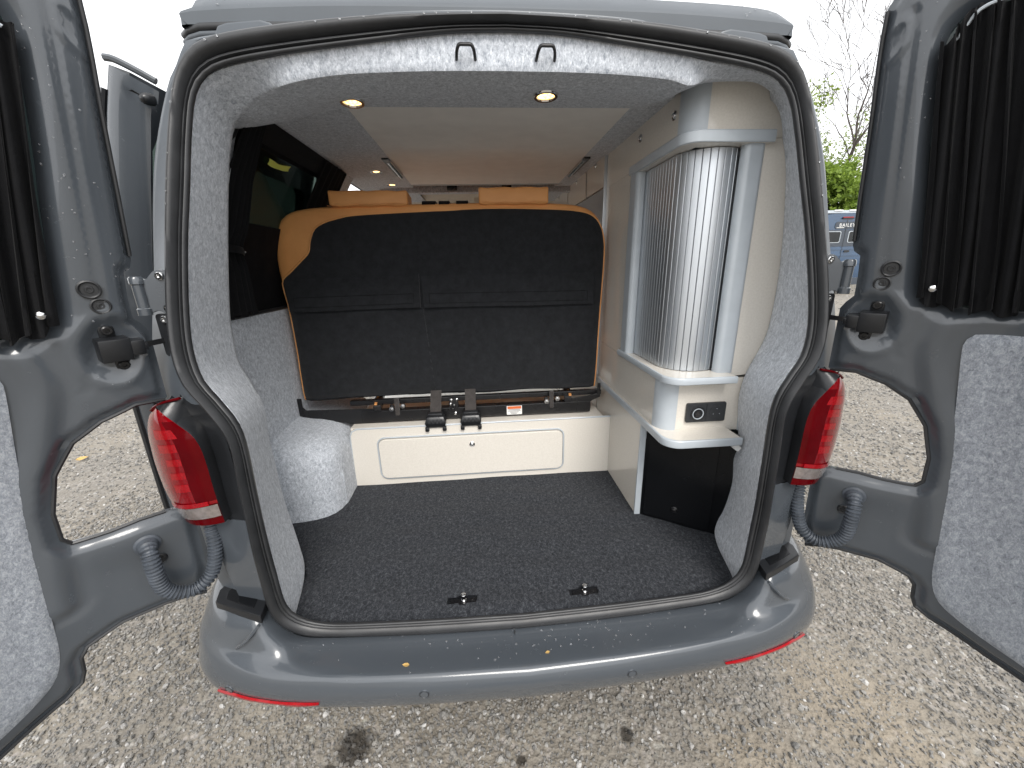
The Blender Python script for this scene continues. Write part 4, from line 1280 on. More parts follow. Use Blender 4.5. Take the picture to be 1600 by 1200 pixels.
def floorz(P):
    z = .475+.0018*np.sin(P[:, 0]*17+3*np.sin(P[:, 1]*9))*np.sin(P[:, 1]*23+1)+.0015*np.sin(P[:, 1]*41+P[:, 0]*6)
    z -= .010*np.clip((.03-P[:, 1])/.03, 0, 1)
    return np.stack([P[:, 0], P[:, 1], z], -1)
sheet("carpet_pile", dense(np.array(fl), .02), cuts, .022, floorz, M['floorfelt'], carpet, thick=.007)
box("floor_base", (-.05, .52, .455), (1.66, .95, .02), M['blackpl'], van, 0)
for c in cuts:
    x, y = c.mean(0)
    box("striker_plate", (x, y, .4665), (.085, .022, .003), M['blackmt'], van, .001)
    p = disc("door_striker", (x-.001, y+.002, .4670), (0, 0, 1), [(.0085, 0), (.0085, .006), (.006, .008), (.006, .019), (.0082, .020), (.0082, .0245), (.006, .026), (.0035, .026), (.003, .024), (0, .024)], M['chrome'], van, 16)
    disc("striker_screw", (x+.027, y, .4670), (0, 0, 1), [(.007, 0), (.006, .003), (.003, .003), (0, .001)], M['blackmt'], p, 12)

# ------------------------------------------------------------------ panel under the bench
up = thing("under_seat_panel", "cream storage panel with a raised flap and round knob under the bench seat", "storage panel", (-.1, .81, .475))
loop = rrect(-.716, .470, .5115, .765, .028)
loop[:7] = loop[:7]
pts = [(-.724, .472), (.5115, .472), (.5115, .766)]+[(-.69+.028*math.cos(a)-.0, .738+.028*math.sin(a)) for a in np.linspace(math.pi/2, math.pi, 9)]
extr("front_board", [(x, .800, z) for x, z in pts], (0, .016, 0), M['lam'], up, .0012)
tube("edge_trim", crv([(.5115, .803, .766), (-.2, .803, .766), (-.60, .803, .766), (-.685, .803, .7655), (-.710, .803, .752), (-.7185, .803, .72), (-.724, .803, .48)], 60), .0045, M['trim'], up, 8)
fp = rrect(-.592, .512, .277, .712, .030)
flap = extr("flap_door", [(x, .7985, z) for x, z in fp], (0, -.013, 0), M['lam'], up, .0035)
fe = rrect(-.598, .506, .283, .718, .035)
tube("flap_edging", [(x, .797, z) for x, z in fe], .0040, M['trim'], flap, 8, True)
disc("knob", (-.158, .7855, .668), (0, -1, 0), [(.013, 0), (.013, .003), (.0105, .005), (.009, .0045), (.008, .0065), (.004, .009), (0, .0095)], M['chrome'], flap, 20)
box("bench_top", (-.12, 1.02, .757), (1.20, .40, .016), M['lam'], up, .003)

# ------------------------------------------------------------------ bench seat
seat = thing("bench_seat", "tan bench seat seen from behind with a black canvas pocket cover on its back", "bench seat", (-.23, .95, .77))
COV = [(-.936, .887), (-.934, 1.0), (-.930, 1.15), (-.928, 1.30), (-.936, 1.405), (-.930, 1.437), (-.900, 1.462), (-.845, 1.510), (-.808, 1.545), (-.793, 1.595), (-.768, 1.638), (-.725, 1.662), (-.66, 1.679), (-.579, 1.690), (-.3, 1.701), (-.045, 1.709),
       (.2, 1.704), (.345, 1.694), (.415, 1.676), (.455, 1.635), (.473, 1.575), (.477, 1.50), (.470, 1.3), (.464, 1.1), (.460, .887)]
cl = crv(COV, 170)
COVP = np.vstack([cl, np.array([(x, .884+.004*math.sin(9*x)) for x in np.linspace(.46, -.936, 60)[1:-1]])])
def cover_map(P, off=0.0):
    x, z = P[:, 0], P[:, 1]
    y = np.full(len(P), .900)
    d = distpoly(P, COVP)
    y += .012*(1-np.clip(d/.03, 0, 1))**2                          # rounds into the piping
    y -= .010*np.sin(np.clip((z-.88)/.82, 0, 1)*math.pi)
    low = np.clip((1.32-z)/.3, 0, 1)
    w = np.sin(7.1*x+2.2*np.sin(4*z)+5.0*z)*.004+np.sin(15*x-9*z+1.3)*.0025+np.sin(23*x+14*z)*.0012
    y += w*(.4+1.6*low)
    y += .006*np.exp(-((x+.335+.06*(1.30-z)*-.3)/.008)**2)*(z < 1.30)   # middle seam
    y -= .008*np.exp(-(((x-.05)-(1.15-z)*.9)/.08)**2)*low
    y -= .006*np.exp(-(((x+.25)+(1.15-z)*.6)/.05)**2)*low
    y += .004*np.clip((.915-z)/.02, 0, 1)
    return np.stack([x, y-off, z], -1)
cov = sheet("back_cover", COVP, [], .022, cover_map, M['cloth'], seat, thick=.004)
tube("piping", cover_map(resample(cl, 160))+np.array([0, .004, 0]), .0055, M['leather'], seat, 8)
for (x0, x1, zl, zr) in ((-.922, -.352, 0, .004), (-.343, .430, .003, -.004)):
    def fm(P):
        b = cover_map(P)
        t = np.clip((1.44-P[:, 1])/.14, 0, 1)
        b[:, 1] -= .005+.011*t+.003*np.sin(14*P[:, 0])*t
        return b
    o = dense(np.array([(x0+.004, 1.300+zl), (x1-.002, 1.300+zr), (x1, 1.441+zr), (x0, 1.437+zl)]), .02)
    sheet("pocket_flap", o, [], .02, fm, M['cloth'], cov, thick=.005)
    box_pts = fm(dense(np.array([(x0+.03, 1.318+zl), (x1-.03, 1.318+zr), (x1-.03, 1.36+zr), (x0+.03, 1.36+zl)]), .02))
    tube("flap_stitching", box_pts-np.array([0, .0006, 0]), .0009, M['curtain'], cov, 4, True)
hem = cover_map(np.array([(x, .896) for x in np.linspace(-.93, .455, 80)]))
tube("hem", hem-np.array([0, .0035, 0]), .0028, M['cloth'], cov, 6)
sm = cover_map(np.array([(-.345+.02*(1.3-z)/.4, z) for z in np.linspace(1.295, .90, 30)]))
tube("centre_seam", sm-np.array([0, .0005, 0]), .0018, M['cloth'], cov, 6)
# tan upholstery in front of the cover
FR = crv([(-.93, .90), (-.94, 1.2), (-.950, 1.40), (-.953, 1.52), (-.938, 1.62), (-.893, 1.69), (-.80, 1.719), (-.60, 1.729), (-.3, 1.733), (0, 1.734), (.25, 1.728), (.37, 1.715), (.435, 1.683), (.472, 1.62), (.480, 1.50), (.474, 1.3), (.466, .90)], 120)
def inset(c, k):
    m = np.array([-.235, 1.25])
    return c-(c-m)/np.linalg.norm(c-m, axis=1)[:, None]*k
rows = []
for y, k in ((.912, .05), (.914, .018), (.920, .006), (.935, 0), (.96, .004), (1.00, .02), (1.04, .045), (1.07, .08)):
    c = inset(FR, k)
    rows.append(np.stack([c[:, 0], np.full(len(c), y), c[:, 1]], -1))
back = loft("upholstery", rows, M['leather'], seat, flip=True, angle=60)
c = inset(FR, .03)
sheet("backrest_liner", np.vstack([c, ]), [], .06, lambda P: np.stack([P[:, 0], .9155+0*P[:, 0], P[:, 1]], -1), M['leather'], seat)
box("backrest_pad", (-.235, 1.06, 1.28), (1.26, .06, .80), M['leather'], seat, .03)
cush = box("seat_cushion", (-.235, 1.42, .95), (1.34, .60, .14), M['leather'], seat, .04, seg=3)
for sx in (-.705,):
    tube("seam", [(sx, .915+.02*math.cos(t)*0+.14*t/3, 1.728+.004*math.sin(t)) for t in np.linspace(0, 3, 8)], .0018, M['leather'], seat, 6)
# headrests lie just above the top roll
def cushion(name, c, size, rot, parent):
    bm = bmesh.new()
    add_box(bm, (0, 0, 0), size)
    bmesh.ops.subdivide_edges(bm, edges=bm.edges[:], cuts=7, use_grid_fill=True)
    for v in bm.verts:
        x, y, z = v.co.x/size[0]*2, v.co.y/size[1]*2, v.co.z/size[2]*2
        v.co.z += .006*(1-x*x)*(1-y*y)*(1 if z > 0 else -1)*(abs(z) > .9)
        v.co.y += .006*(1-x*x)*(1-z*z)*(1 if y > 0 else -1)*(abs(y) > .9)
        v.co.z += .002*math.sin(9*x+2*y)
    bevel(bm, .009, 3, 50)
    bmesh.ops.transform(bm, matrix=Matrix.Translation(c) @ Matrix.Rotation(rot, 4, 'Z') @ Matrix.Rotation(-.05*rot, 4, 'X'), verts=bm.verts[:])
    return bm_obj(name, bm, M['leather'], parent, True, 60)
h1 = cushion("headrest", (-.535, .975, 1.753), (.318, .15, .058), R(2.0), seat)
h2 = cushion("headrest", (.074, .975, 1.757), (.298, .15, .066), R(-.5), seat)
for h, x0, x1, z in ((h1, -.69, -.38, 1.727), (h2, -.07, .22, 1.727)):
    tube("seam", crv([(x0, .902, z+.004), ((x0+x1)/2, .897, z), (x1, .902, z+.004)], 20), .0016, M['leather'], h, 6)
for x0, x1 in ((-.318, -.262), (-.247, -.203), (-.173, -.123)):
    p = crv([(0, .925, 1.722), (0, .932, 1.737), (0, .96, 1.7435), (0, 1.03, 1.744)], 10)
    rows = [[(x0, y, z+.001) for _, y, z in p], [(x1, y, z+.001) for _, y, z in p]]
    loft("top_strap", rows, M['curtain'], seat, thick=.003)
# steel frame, straps, buckles
def fplate(name, pts, y, th): return extr(name, [(x, y, z) for x, z in pts], (0, th, 0), M['blackmt'], seat, .002)
fplate("frame_plate", [(-.957, .905), (-.957, .812), (-.948, .803), (-.90, .803), (-.72, .767), (-.555, .767), (-.552, .822), (-.60, .838), (-.925, .846), (-.938, .86), (-.938, .905)], .868, .008)
fplate("frame_plate", [(.478, .915), (.478, .845), (.44, .83), (.38, .775), (.305, .775), (.300, .838), (.43, .856), (.462, .862), (.465, .915)], .868, .008)
box("frame_beam", (-.12, .885, .800), (1.10, .045, .055), M['blackmt'], seat, .004)
box("frame_beam", (-.12, .905, .862), (1.22, .03, .024), M['blackmt'], seat, .004)
for x in (-.62, .34):
    box("frame_arm", (x, 1.02, .845), (.035, .34, .03), M['blackmt'], seat, .004, Matrix.Rotation(R(9 if x < 0 else -9), 3, 'Z'))
    box("felt_runner", (x+.002, .96, .862), (.012, .20, .004), M['leather'], seat, 0, Matrix.Rotation(R(9 if x < 0 else -9), 3, 'Z'))
for x in (-.505, .235):
    box("hinge_lug", (x, .868, .845), (.020, .02, .085), M['strap'], seat, .003)
    for dx in (-.025, .028):
        b = disc("bolt", (x+dx, .863, .838+.012*(dx > 0)), (0, -1, 0), [(.012, 0), (.012, .008), (.006, .008), (.006, .016), (0, .017)], M['chrome'], seat, 6)
        box("bracket", (x+dx, .872, .83), (.018, .012, .05), M['blackmt'], seat, .002)
for k, (x, z, r_) in enumerate(((-.248, .868, .008), (-.222, .870, .008), (-.252, .848, .007), (-.237, .838, .010), (-.243, .822, .007), (-.232, .800, .009), (-.262, .826, .006))):
    disc("linkage_bolt", (x, .862, z), (0, -1, .2), [(r_, 0), (r_, .006), (r_*.6, .009), (0, .010)], M['chrome'] if k in (0, 1, 2, 5) else M['blackmt'], seat, 8)
box("linkage", (-.238, .872, .836), (.045, .02, .075), M['blackmt'], seat, .004)
for x in (-.322, -.158):
    p = crv([(0, .905, .905), (0, .880, .875), (0, .848, .845), (0, .830, .822)], 12)
    rows = [[(x+xx, y, z) for _, y, z in p] for xx in (-.026, .026)]
    st = loft("webbing", rows, M['strap'], seat, thick=.0025)
    bm = bmesh.new()
    add_box(bm, (x, .812, .785), (.088, .040, .056))
    bmesh.ops.subdivide_edges(bm, edges=bm.edges[:], cuts=3, use_grid_fill=True)
    for v in bm.verts:
        t = (v.co.z-.757)/.056
        if v.co.y < .812: v.co.y -= .010*math.sin(math.pi*min(1, max(0, t)))
        v.co.x = x+(v.co.x-x)*(1.12-.22*abs(t-.45)*2)
    add_box(bm, (x-.040, .80, .752), (.018, .03, .022)); add_box(bm, (x+.040, .80, .752), (.018, .03, .022))
    add_box(bm, (x, .812, .818), (.068, .03, .016))
    bevel(bm, .004, 2, 50)
    bk = bm_obj("buckle", bm, M['blackpl'], seat)
    for k in range(4):
        box("grip_rib", (x-.027+.018*k, .7815, .792), (.009, .004, .020), M['socket'], bk, .0015)
lb = box("warning_label", (.052, .8610, .800), (.074, .002, .044), M['white'], seat, 0)
box("label_heading", (.052, .8597, .8135), (.066, .0008, .013), M['orange'], lb, 0)
for k, w in enumerate((.058, .060, .040, .030)):
    box("print_line", (.052-.003*(k == 3), .8597, .803-.0065*k), (w, .0006, .0022), M['ink'], lb, 0)

# ------------------------------------------------------------------ tall cabinet
cab = thing("tall_cabinet", "tall cream cabinet with a silver roller shutter standing along the side wall", "cabinet", (.65, .65, .475))
XI, YF = .5115, .300
def cpath(x_in, y_front, y_back, x_right, r, n=10):
    """plan line: from y_back along x_in, round the corner, along y_front to x_right."""
    out = [(x_in, y_back)]
    for k in range(n+1):
        a = math.pi+(math.pi/2)*k/n
        out.append((x_in+r+r*math.cos(a), y_front+r+r*math.sin(a)))
    out.append((x_right, y_front))
    return np.array(out)
# lower side board, with end trim
box("side_board", (XI+.008, .735, .687), (.016, .58, .425), M['lam'], cab, .0015)
extr("end_trim", [(XI-.004, .447, .474), (XI+.020, .447, .474), (XI+.020, .447, .892), (XI-.004, .447, .892)], (0, -.010, 0), M['trim'], cab, .002)
# upper inner side: fascia above the shutter, pier behind it, band below it
box("side_fascia", (XI+.008, .69, 1.872), (.016, .66, .140), M['lam'], cab, .0015)
box("side_pier", (XI+.008, .868, 1.448), (.016, .305, .708), M['lam'], cab, .0015)
box("side_band", (XI+.008, .69, .998), (.016, .66, .19), M['lam'], cab, .0015)
box("front_edge_trim", (XI-.001, 1.026, 1.42), (.022, .010, 1.04), M['alu'], cab, .002)
# end face pieces towards the rear doors
def endface(name, loop): return extr(name, [(x, YF, z) for x, z in loop], (0, .016, 0), M['lam'], cab, .0015)
ER = crv([(.560, 1.950), (.66, 1.948), (.70, 1.944), (.745, 1.918), (.775, 1.872), (.795, 1.815), (.815, 1.75), (.838, 1.66), (.855, 1.55), (.865, 1.43), (.864, 1.30), (.853, 1.215), (.825, 1.145), (.802, 1.095), (.794, 1.03), (.794, .975), (.798, .90)], 80)
top_ = [(x, z) for x, z in ER if z > 1.80]
endface("end_fascia", [(.562, 1.803)]+[(.562, 1.945)]+top_[3:]+[(top_[-1][0]+.003, 1.803)])
mid_ = [(x, z) for x, z in ER if 1.094 < z <= 1.803]
endface("end_stile", [(.705, 1.8025), (mid_[0][0]+.004, 1.8025)]+mid_+[(.705, 1.0925)])
low_ = [(x, z) for x, z in ER if .895 <= z <= 1.10]
endface("end_band", [(.562, 1.092)]+[(low_[0][0], 1.092)]+low_+[(.562, .902)])
eb = np.array([(x, YF-.001, z) for x, z in ER])
tube("edging", eb+np.array([.002, 0, 0]), .006, M['trim'], cab, 8)
# corner posts
def post(name, x, y, r, z0, z1, q0, q1, mat, parent, seg=14):
    rows = []
    for z in (z0, z1):
        rows.append([(x+r*math.cos(a), y+r*math.sin(a), z) for a in np.linspace(q0, q1, seg)])
    return loft(name, rows, mat, parent, thick=.006, angle=60)
post("corner_post", XI+.052, YF+.052, .056, 1.80, 1.948, R(178), R(272), M['trim'], cab)
post("corner_post", XI+.052, YF+.052, .056, .90, 1.092, R(178), R(272), M['trim'], cab)
# shelves and rails that wrap the corner
def ledge(name, z, h, x_in, y_f, y_b, x_r, r, depth_in, mat, top):
    o = cpath(x_in, y_f, y_b, x_r, r)
    loop = [(x, y, z) for x, y in o]+[(x_r, y_f+depth_in, z), (x_in+depth_in, y_f+depth_in, z), (x_in+depth_in, y_b, z)]
    a = extr(name, loop, (0, 0, h), top, cab, .0015)
    rows = []
    for k, (d, zz_) in enumerate(((.001, z+.001), (-.0055, z), (-.0075, z+.002), (-.0085, z+h*.5), (-.0075, z+h-.002), (-.0055, z+h+.001), (.001, z+h+.0005))):
        q = cpath(x_in+d, y_f+d, y_b, x_r, r)
        rows.append([(x, y, zz_) for x, y in q])
    loft("shelf_edging", rows, mat, a, flip=True, angle=28)
    return a
ledge("shutter_rail", 1.788, .030, XI-.006, .286, .705, .758, .052, .050, M['trim'], M['lam'])
ledge("shelf", 1.092, .022, XI-.008, .246, .715, .728, .056, .085, M['trim'], M['lam'])
ledge("shelf", .886, .026, XI-.010, .212, 1.0, .752, .056, .115, M['trim'], M['lam'])
box("shelf_gusset", (.742, .222, .876), (.03, .02, .018), M['white'], cab, 0, Matrix.Rotation(R(40), 3, 'Y'))
# shutter posts: rounded bars
def bar(name, x, y, w, d, z0, z1):
    pr = rrect(x-w/2, y-d/2, x+w/2, y+d/2, min(w, d)*.42, 5)
    return extr(name, [(a, b, z0) for a, b in pr], (0, 0, z1-z0), M['trim'], cab, 0)
bar("shutter_post", XI+.010, .668, .040, .078, 1.112, 1.790)
bar("shutter_post", .716, YF+.012, .062, .040, 1.112, 1.790)
# roller shutter: slat by slat round the corner
shut = cab
pl = np.array([(XI+.024, .632), (XI+.024, .55), (XI+.024, .48)]+[(XI+.126+.102*math.cos(a), .424+.102*math.sin(a)) for a in np.linspace(math.pi, math.pi+R(122), 30)]+[(.700, .343)])
pl = resample(pl, 400)
L_ = np.linalg.norm(np.diff(pl, axis=0), axis=1).sum()
nsl = 21
bm0 = None
def plan(t):
    i = np.clip(t, 0, .9999)*399
    k = int(i); f = i-k
    p = pl[k]*(1-f)+pl[k+1]*f
    g = pl[min(399, k+3)]-pl[max(0, k-3)]; g /= np.linalg.norm(g)
    return p, g
for k in range(nsl):
    t0_, t1_ = k/nsl, (k+1)/nsl
    rows = []
    for u, d in ((.0, .004), (.03, .0), (.08, -.0010), (.5, -.0016), (.91, -.0010), (.955, .0), (.97, .003), (.99, .006)):
        p, g = plan(t0_+(t1_-t0_)*u)
        nrm = np.array([g[1], -g[0]])          # outwards
        if nrm @ np.array([-.7, -.7]) < 0: nrm = -nrm
        q = p-nrm*d
        rows.append([(q[0], q[1], 1.116), (q[0], q[1], 1.786)])
    rows = [np.array([r[0] for r in rows]), np.array([r[1] for r in rows])]
    loft("slat", rows, M['alu'], cab, thick=.0012, angle=25)
back_ = np.array([(a+.014*(1 if i < 200 else 0), b+.014) for i, (a, b) in enumerate(pl[::10])])
loft("shutter_backing", [[(a+.012, b+.012, 1.115) for a, b in pl[::8]], [(a+.012, b+.012, 1.787) for a, b in pl[::8]]], M['blackpl'], cab)
for y, z in ((.388, 1.885), (.643, 1.897)):
    disc("knob", (XI, y, z), (-1, 0, 0), [(.013, -.001), (.013, .003), (.0105, .005), (.009, .0045), (.008, .0065), (.004, .009), (0, .0095)], M['chrome'], cab, 20)
# twin socket
sp = rrect(.598, .940, .738, 1.010, .006)
sk = extr("socket_plate", [(x, YF, z) for x, z in sp], (0, -.011, 0), M['socket'], cab, .003)
box("plate_joint", (.668, YF-.0112, .975), (.0015, .001, .066), M['blackpl'], sk, 0)
disc("charger_ring", (.638, YF-.011, .972), (0, -1, 0), [(.026, 0), (.026, .002), (.022, .003), (.021, .001), (.019, .001)], M['blackpl'], sk, 30)
disc("silver_ring", (.638, YF-.011, .972), (0, -1, 0), [(.0198, .0005), (.0198, .003), (.0172, .003), (.0168, .0005)], M['trim'], sk, 30)
disc("charger_face", (.638, YF-.011, .972), (0, -1, 0), [(.0172, .0008), (0, .0008)], M['blackpl'], sk, 24)
for dz, w in ((.006, .010), (-.001, .016), (-.008, .013)):
    box("port", (.638, YF-.0122, .972+dz), (w, .001, .0028), M['strap'], sk, 0)
disc("outlet_face", (.704, YF-.011, .976), (0, -1, 0), [(.0245, -.0005), (.0245, .0008), (.0228, .0008), (.022, -.0004), (0, -.0004)], M['socket'], sk, 30)
for dx, dz, w, h in ((0, .013, .004, .008), (-.011, -.006, .007, .004), (.011, -.006, .007, .004)):
    box("pin_slot", (.704+dx, YF-.0113, .976+dz), (w, .0012, h), M['blackpl'], sk, 0)
    disc("slot_glint", (.704+dx-.0, YF-.0122, .976+dz-.001), (0, -1, 0), [(.0016, 0), (0, .0004)], M['trim'], sk, 8)
# black access cover across the corner, below the bottom shelf
ap = thing("corner_access_cover", "gloss black access cover across the corner below the cabinet's bottom shelf", "access cover", (.65, .36, .475))
A_, B_ = np.array([.532, .436]), np.array([.800, .257])
dr = (B_-A_)/np.linalg.norm(B_-A_); nr = np.array([-dr[1], dr[0]])
if nr[1] < 0: nr = -nr
def ac(u, z, o=0.0): return (A_[0]+dr[0]*u+nr[0]*o, A_[1]+dr[1]*u+nr[1]*o, z)
fr = [ac(0, .470), ac(.318, .470), ac(.318, .89), ac(0, .89)]
extr("surround", fr, (nr[0]*.012, nr[1]*.012, 0), M['blackgl'], ap, .001)
dp = rrect(.012, .490, .252, .862, .012)
dd = extr("cover_door", [ac(u, z, -.003) for u, z in dp], (nr[0]*-.009, nr[1]*-.009, 0), M['blackgl'], ap, .002)
disc("knob", ac(.128, .545, -.012), (-nr[0], -nr[1], 0), [(.013, 0), (.013, .004), (.010, .006), (.009, .005), (.008, .008), (.004, .010), (0, .010)], M['blackmt'], dd, 20)

# overhead lockers beyond the cabinet
oh = thing("overhead_lockers", "row of small cream overhead lockers below the pop top bed beyond the tall cabinet", "lockers", (.6, 1.7, 1.80))
box("locker_body", (.66, 1.72, 1.885), (.29, 1.36, .17), M['lam'], oh, .002)
for y0, y1 in ((1.04, 1.335), (1.355, 1.79), (1.81, 2.38)):
    d = box("locker_door", (.508, (y0+y1)/2, 1.885), (.016, y1-y0, .150), M['lam'], oh, .003)
    disc("knob", (.500, (y0+y1)/2-.02, 1.925), (-1, 0, 0), [(.010, 0), (.010, .003), (.006, .006), (0, .007)], M['chrome'], d, 14)
for y in (1.345, 1.80):
    box("division", (.510, y, 1.885), (.014, .014, .152), M['socket'], oh, .001)
rows = [[(.505, y, 1.805), (.53, y, 1.785), (.62, y, 1.72), (.78, y, 1.66)] for y in (1.04, 2.4)]
loft("locker_underside", rows, M['trim'], oh, thick=.006)
kit = thing("kitchen_unit", "cream kitchen unit in shade beyond the tall cabinet", "kitchen unit", (.7, 1.7, .475))
box("worktop_body", (.70, 1.72, .86), (.38, 1.36, .76), M['lam'], kit, .004)
box("worktop", (.69, 1.72, 1.255), (.42, 1.38, .03), M['socket'], kit, .005)
box("splash_panel", (.86, 1.72, 1.48), (.02, 1.36, .46), M['lam'], kit, .002)
# ------------------------------------------------------------------ curtains
def door_curtain(s, label):
    root = thing("door_curtain", label, "curtain", tuple(place([(.42, 1.36)], s)[0]), "black curtains of the van")
    ns, nz = 380, 46
    S0, S1 = .142, .70
    ph = 0.0
    wv = np.random.default_rng(3 if s > 0 else 5)
    k = np.cumsum(.6+.8*wv.random(64)); k = k/k[-1]
    rows = []
    for j in range(nz):
        t = j/(nz-1)                       # 0 bottom .. 1 top
        row2, off = [], []
        for i in range(ns):
            u = i/(ns-1)
            q = np.interp(u, np.r_[0, k], np.arange(65))       # uneven pleats
            a = math.sin(q*math.pi*.98)
            b = math.sin(q*math.pi*1.9+1.3*math.sin(5*u+2*t))
            amp = .011*(.75+.35*math.sin(3*q+1))*(1.15-.45*t)
            gath = math.exp(-((t-.965)/.02)**2)+math.exp(-((t-.05)/.025)**2)
            o = .010+amp*a+.003*b+.0035*gath*math.sin(q*math.pi*3.1+t*4)
            ss = S0+(S1-S0)*u+.006*math.sin(q*2.1+2.5*t)
            zb = 1.352+.008*math.sin(q*1.55)+.028*math.exp(-u/.07)
            zt = 1.905+.006*math.sin(q*2.7)-.045*math.exp(-(u/.05)**2)
            z = zb+(zt-zb)*t
            ss -= .012*math.exp(-(u/.08)**2)*(t-.5)*2*(1 if t > .5 else .6)
            row2.append((ss, z)); off.append(o)
        P = np.array(row2)
        base = dsurf(P)+dnorm(P)*(np.array(off)-.004)[:, None]
        rows.append(mir(base, s))
    loft("cloth", rows, M['curtain'], root, flip=s < 0, thick=.0015, angle=80)
    pt = np.array([(x, 1.905-.045*math.exp(-((x-.15)/.03)**2)) for x in np.linspace(.15, .70, 60)])
    tube("track_wire", mir(dsurf(pt)+dnorm(pt)*.006, s), .0032, M['trim'], root, 6)
    c = np.array([[.166, 1.405]])
    disc("press_stud", mir(dsurf(c)+dnorm(c)*.026, s)[0], mir(dnorm(c), s)[0], [(.0075, 0), (.007, .004), (.004, .006), (0, .0065)], M['chrome'], root, 16)
    return root
door_curtain(1, "pleated black curtain on the open rear door beside the tall cabinet")
door_curtain(-1, "pleated black curtain on the open rear door beside the sliding door")

def wall_curtain(label, y0, y1, tie, grp=True):
    root = thing("side_curtain", label, "curtain", (-.85, (y0+y1)/2, 1.34), "black curtains of the van")
    ns, nz = 110, 44
    rows = []
    for j in range(nz):
        t = j/(nz-1)
        z = 1.325+(1.915-1.325)*t
        g = math.exp(-((z-1.545)/.055)**2) if tie else 0
        row = []
        for i in range(ns):
            u = i/(ns-1)
            ye = y1-(.135*t if tie else 0)
            yc = (y0+ye)/2-.012*g
            hw = (ye-y0)/2*(1-.20*g+.10*(t < .35)*(.35-t))
            a = math.sin(u*math.pi*11+.8*math.sin(3*u+2*t))*(.0085 if not tie else .0095)*(1-.35*g)
            b = .003*math.sin(u*31+5*t)
            row.append((-wallx(z)+.030+.012*(1-g)*math.sin(math.pi*u)+a+b, yc+(u*2-1)*hw, z+.006*math.sin(u*20)*(t < .05)))
        rows.append(row)
    loft("cloth", rows, M['curtain'], root, thick=.0015, angle=80)
    if tie:
        z = 1.548
        p = [(-wallx(z)+.030+.024*math.sin(math.pi*u)+.004, y0+.010+(y1-y0-.085)*u, z-.010*u) for u in np.linspace(0, 1, 14)]
        rows = [[(x, y, zz_-.012) for x, y, zz_ in p], [(x+.004, y, zz_) for x, y, zz_ in p], [(x, y, zz_+.012) for x, y, zz_ in p]]
        loft("tie_band", rows, M['curtain'], root, thick=.002)
        disc("press_stud", tuple(np.array(p[-1])+np.array([.006, -.005, 0])), (1, -.6, 0), [(.004, 0), (.003, .003), (0, .0035)], M['chrome'], root, 12)
    return root
wall_curtain("black curtain tied back at the rear end of the interior side window", .44, .665, True)
wall_curtain("black curtain hanging at the front end of the interior side window", 1.00, 1.27, False)
pel = []
for d, zz_ in ((.0, 1.930), (.020, 1.925), (.024, 1.895), (.006, 1.872)):
    pel.append([(-wallx(zz_)+d, y, zz_) for y in np.linspace(.42, 1.29, 20)])
loft("curtain_track", pel, M['curtain'], van, thick=.003)

# sticker seen through the side glass
stk = thing("glass_sticker", "crumpled yellow sticker near the top of the dark interior side window", "sticker", (-.80, .76, 1.85))
rows = []
for t in np.linspace(0, 1, 5):
    rows.append([(-wallx(z0)-.010+.003*math.sin(9*u+3*t), .69+.15*u, z0) for u in np.linspace(0, 1, 10) for z0 in [1.850-.017*t+.008*u-.006*math.sin(3.1*u)]])
loft("sticker_sheet", rows, M['yellow'], stk, thick=.001)

# ------------------------------------------------------------------ fallen leaves
def leaf(label, c, n, ang, L, parent=None):
    n = Vector(n).normalized(); q = n.to_track_quat('Z', 'Y') @ Quaternion((0, 0, 1), ang)
    rows = []
    for u in np.linspace(0, 1, 9):
        w = .30*L*math.sin(math.pi*u**.8)*(1+.12*math.sin(u*20))
        rows.append([Vector(c)+q @ Vector(((u-.5)*L, v*w, .0012+.06*L*abs(v)+.05*L*(u-.5)**2)) for v in (-1, -.5, 0, .5, 1)])
    o = loft("fallen_leaf", rows, M['yleaf'], None, thick=.0006)
    tag(o, label, "leaf", "fallen yellow leaves")
    return o
p, n = bs(-.27, .25)
leaf("small yellow leaf lying flat on the rear bumper near the parking sensor", p, n, .15, .020)
p, n = bs(.045, .24)
leaf("tiny yellow petal shaped leaf at the middle of the rear bumper top", p, n, .1, .014)
leaf("yellow leaf on the gravel framed by the open door's light cut-out", (-3.748, 2.551, gh(-3.748, 2.551)+.022), (.1, -.3, 1), .2, .085)

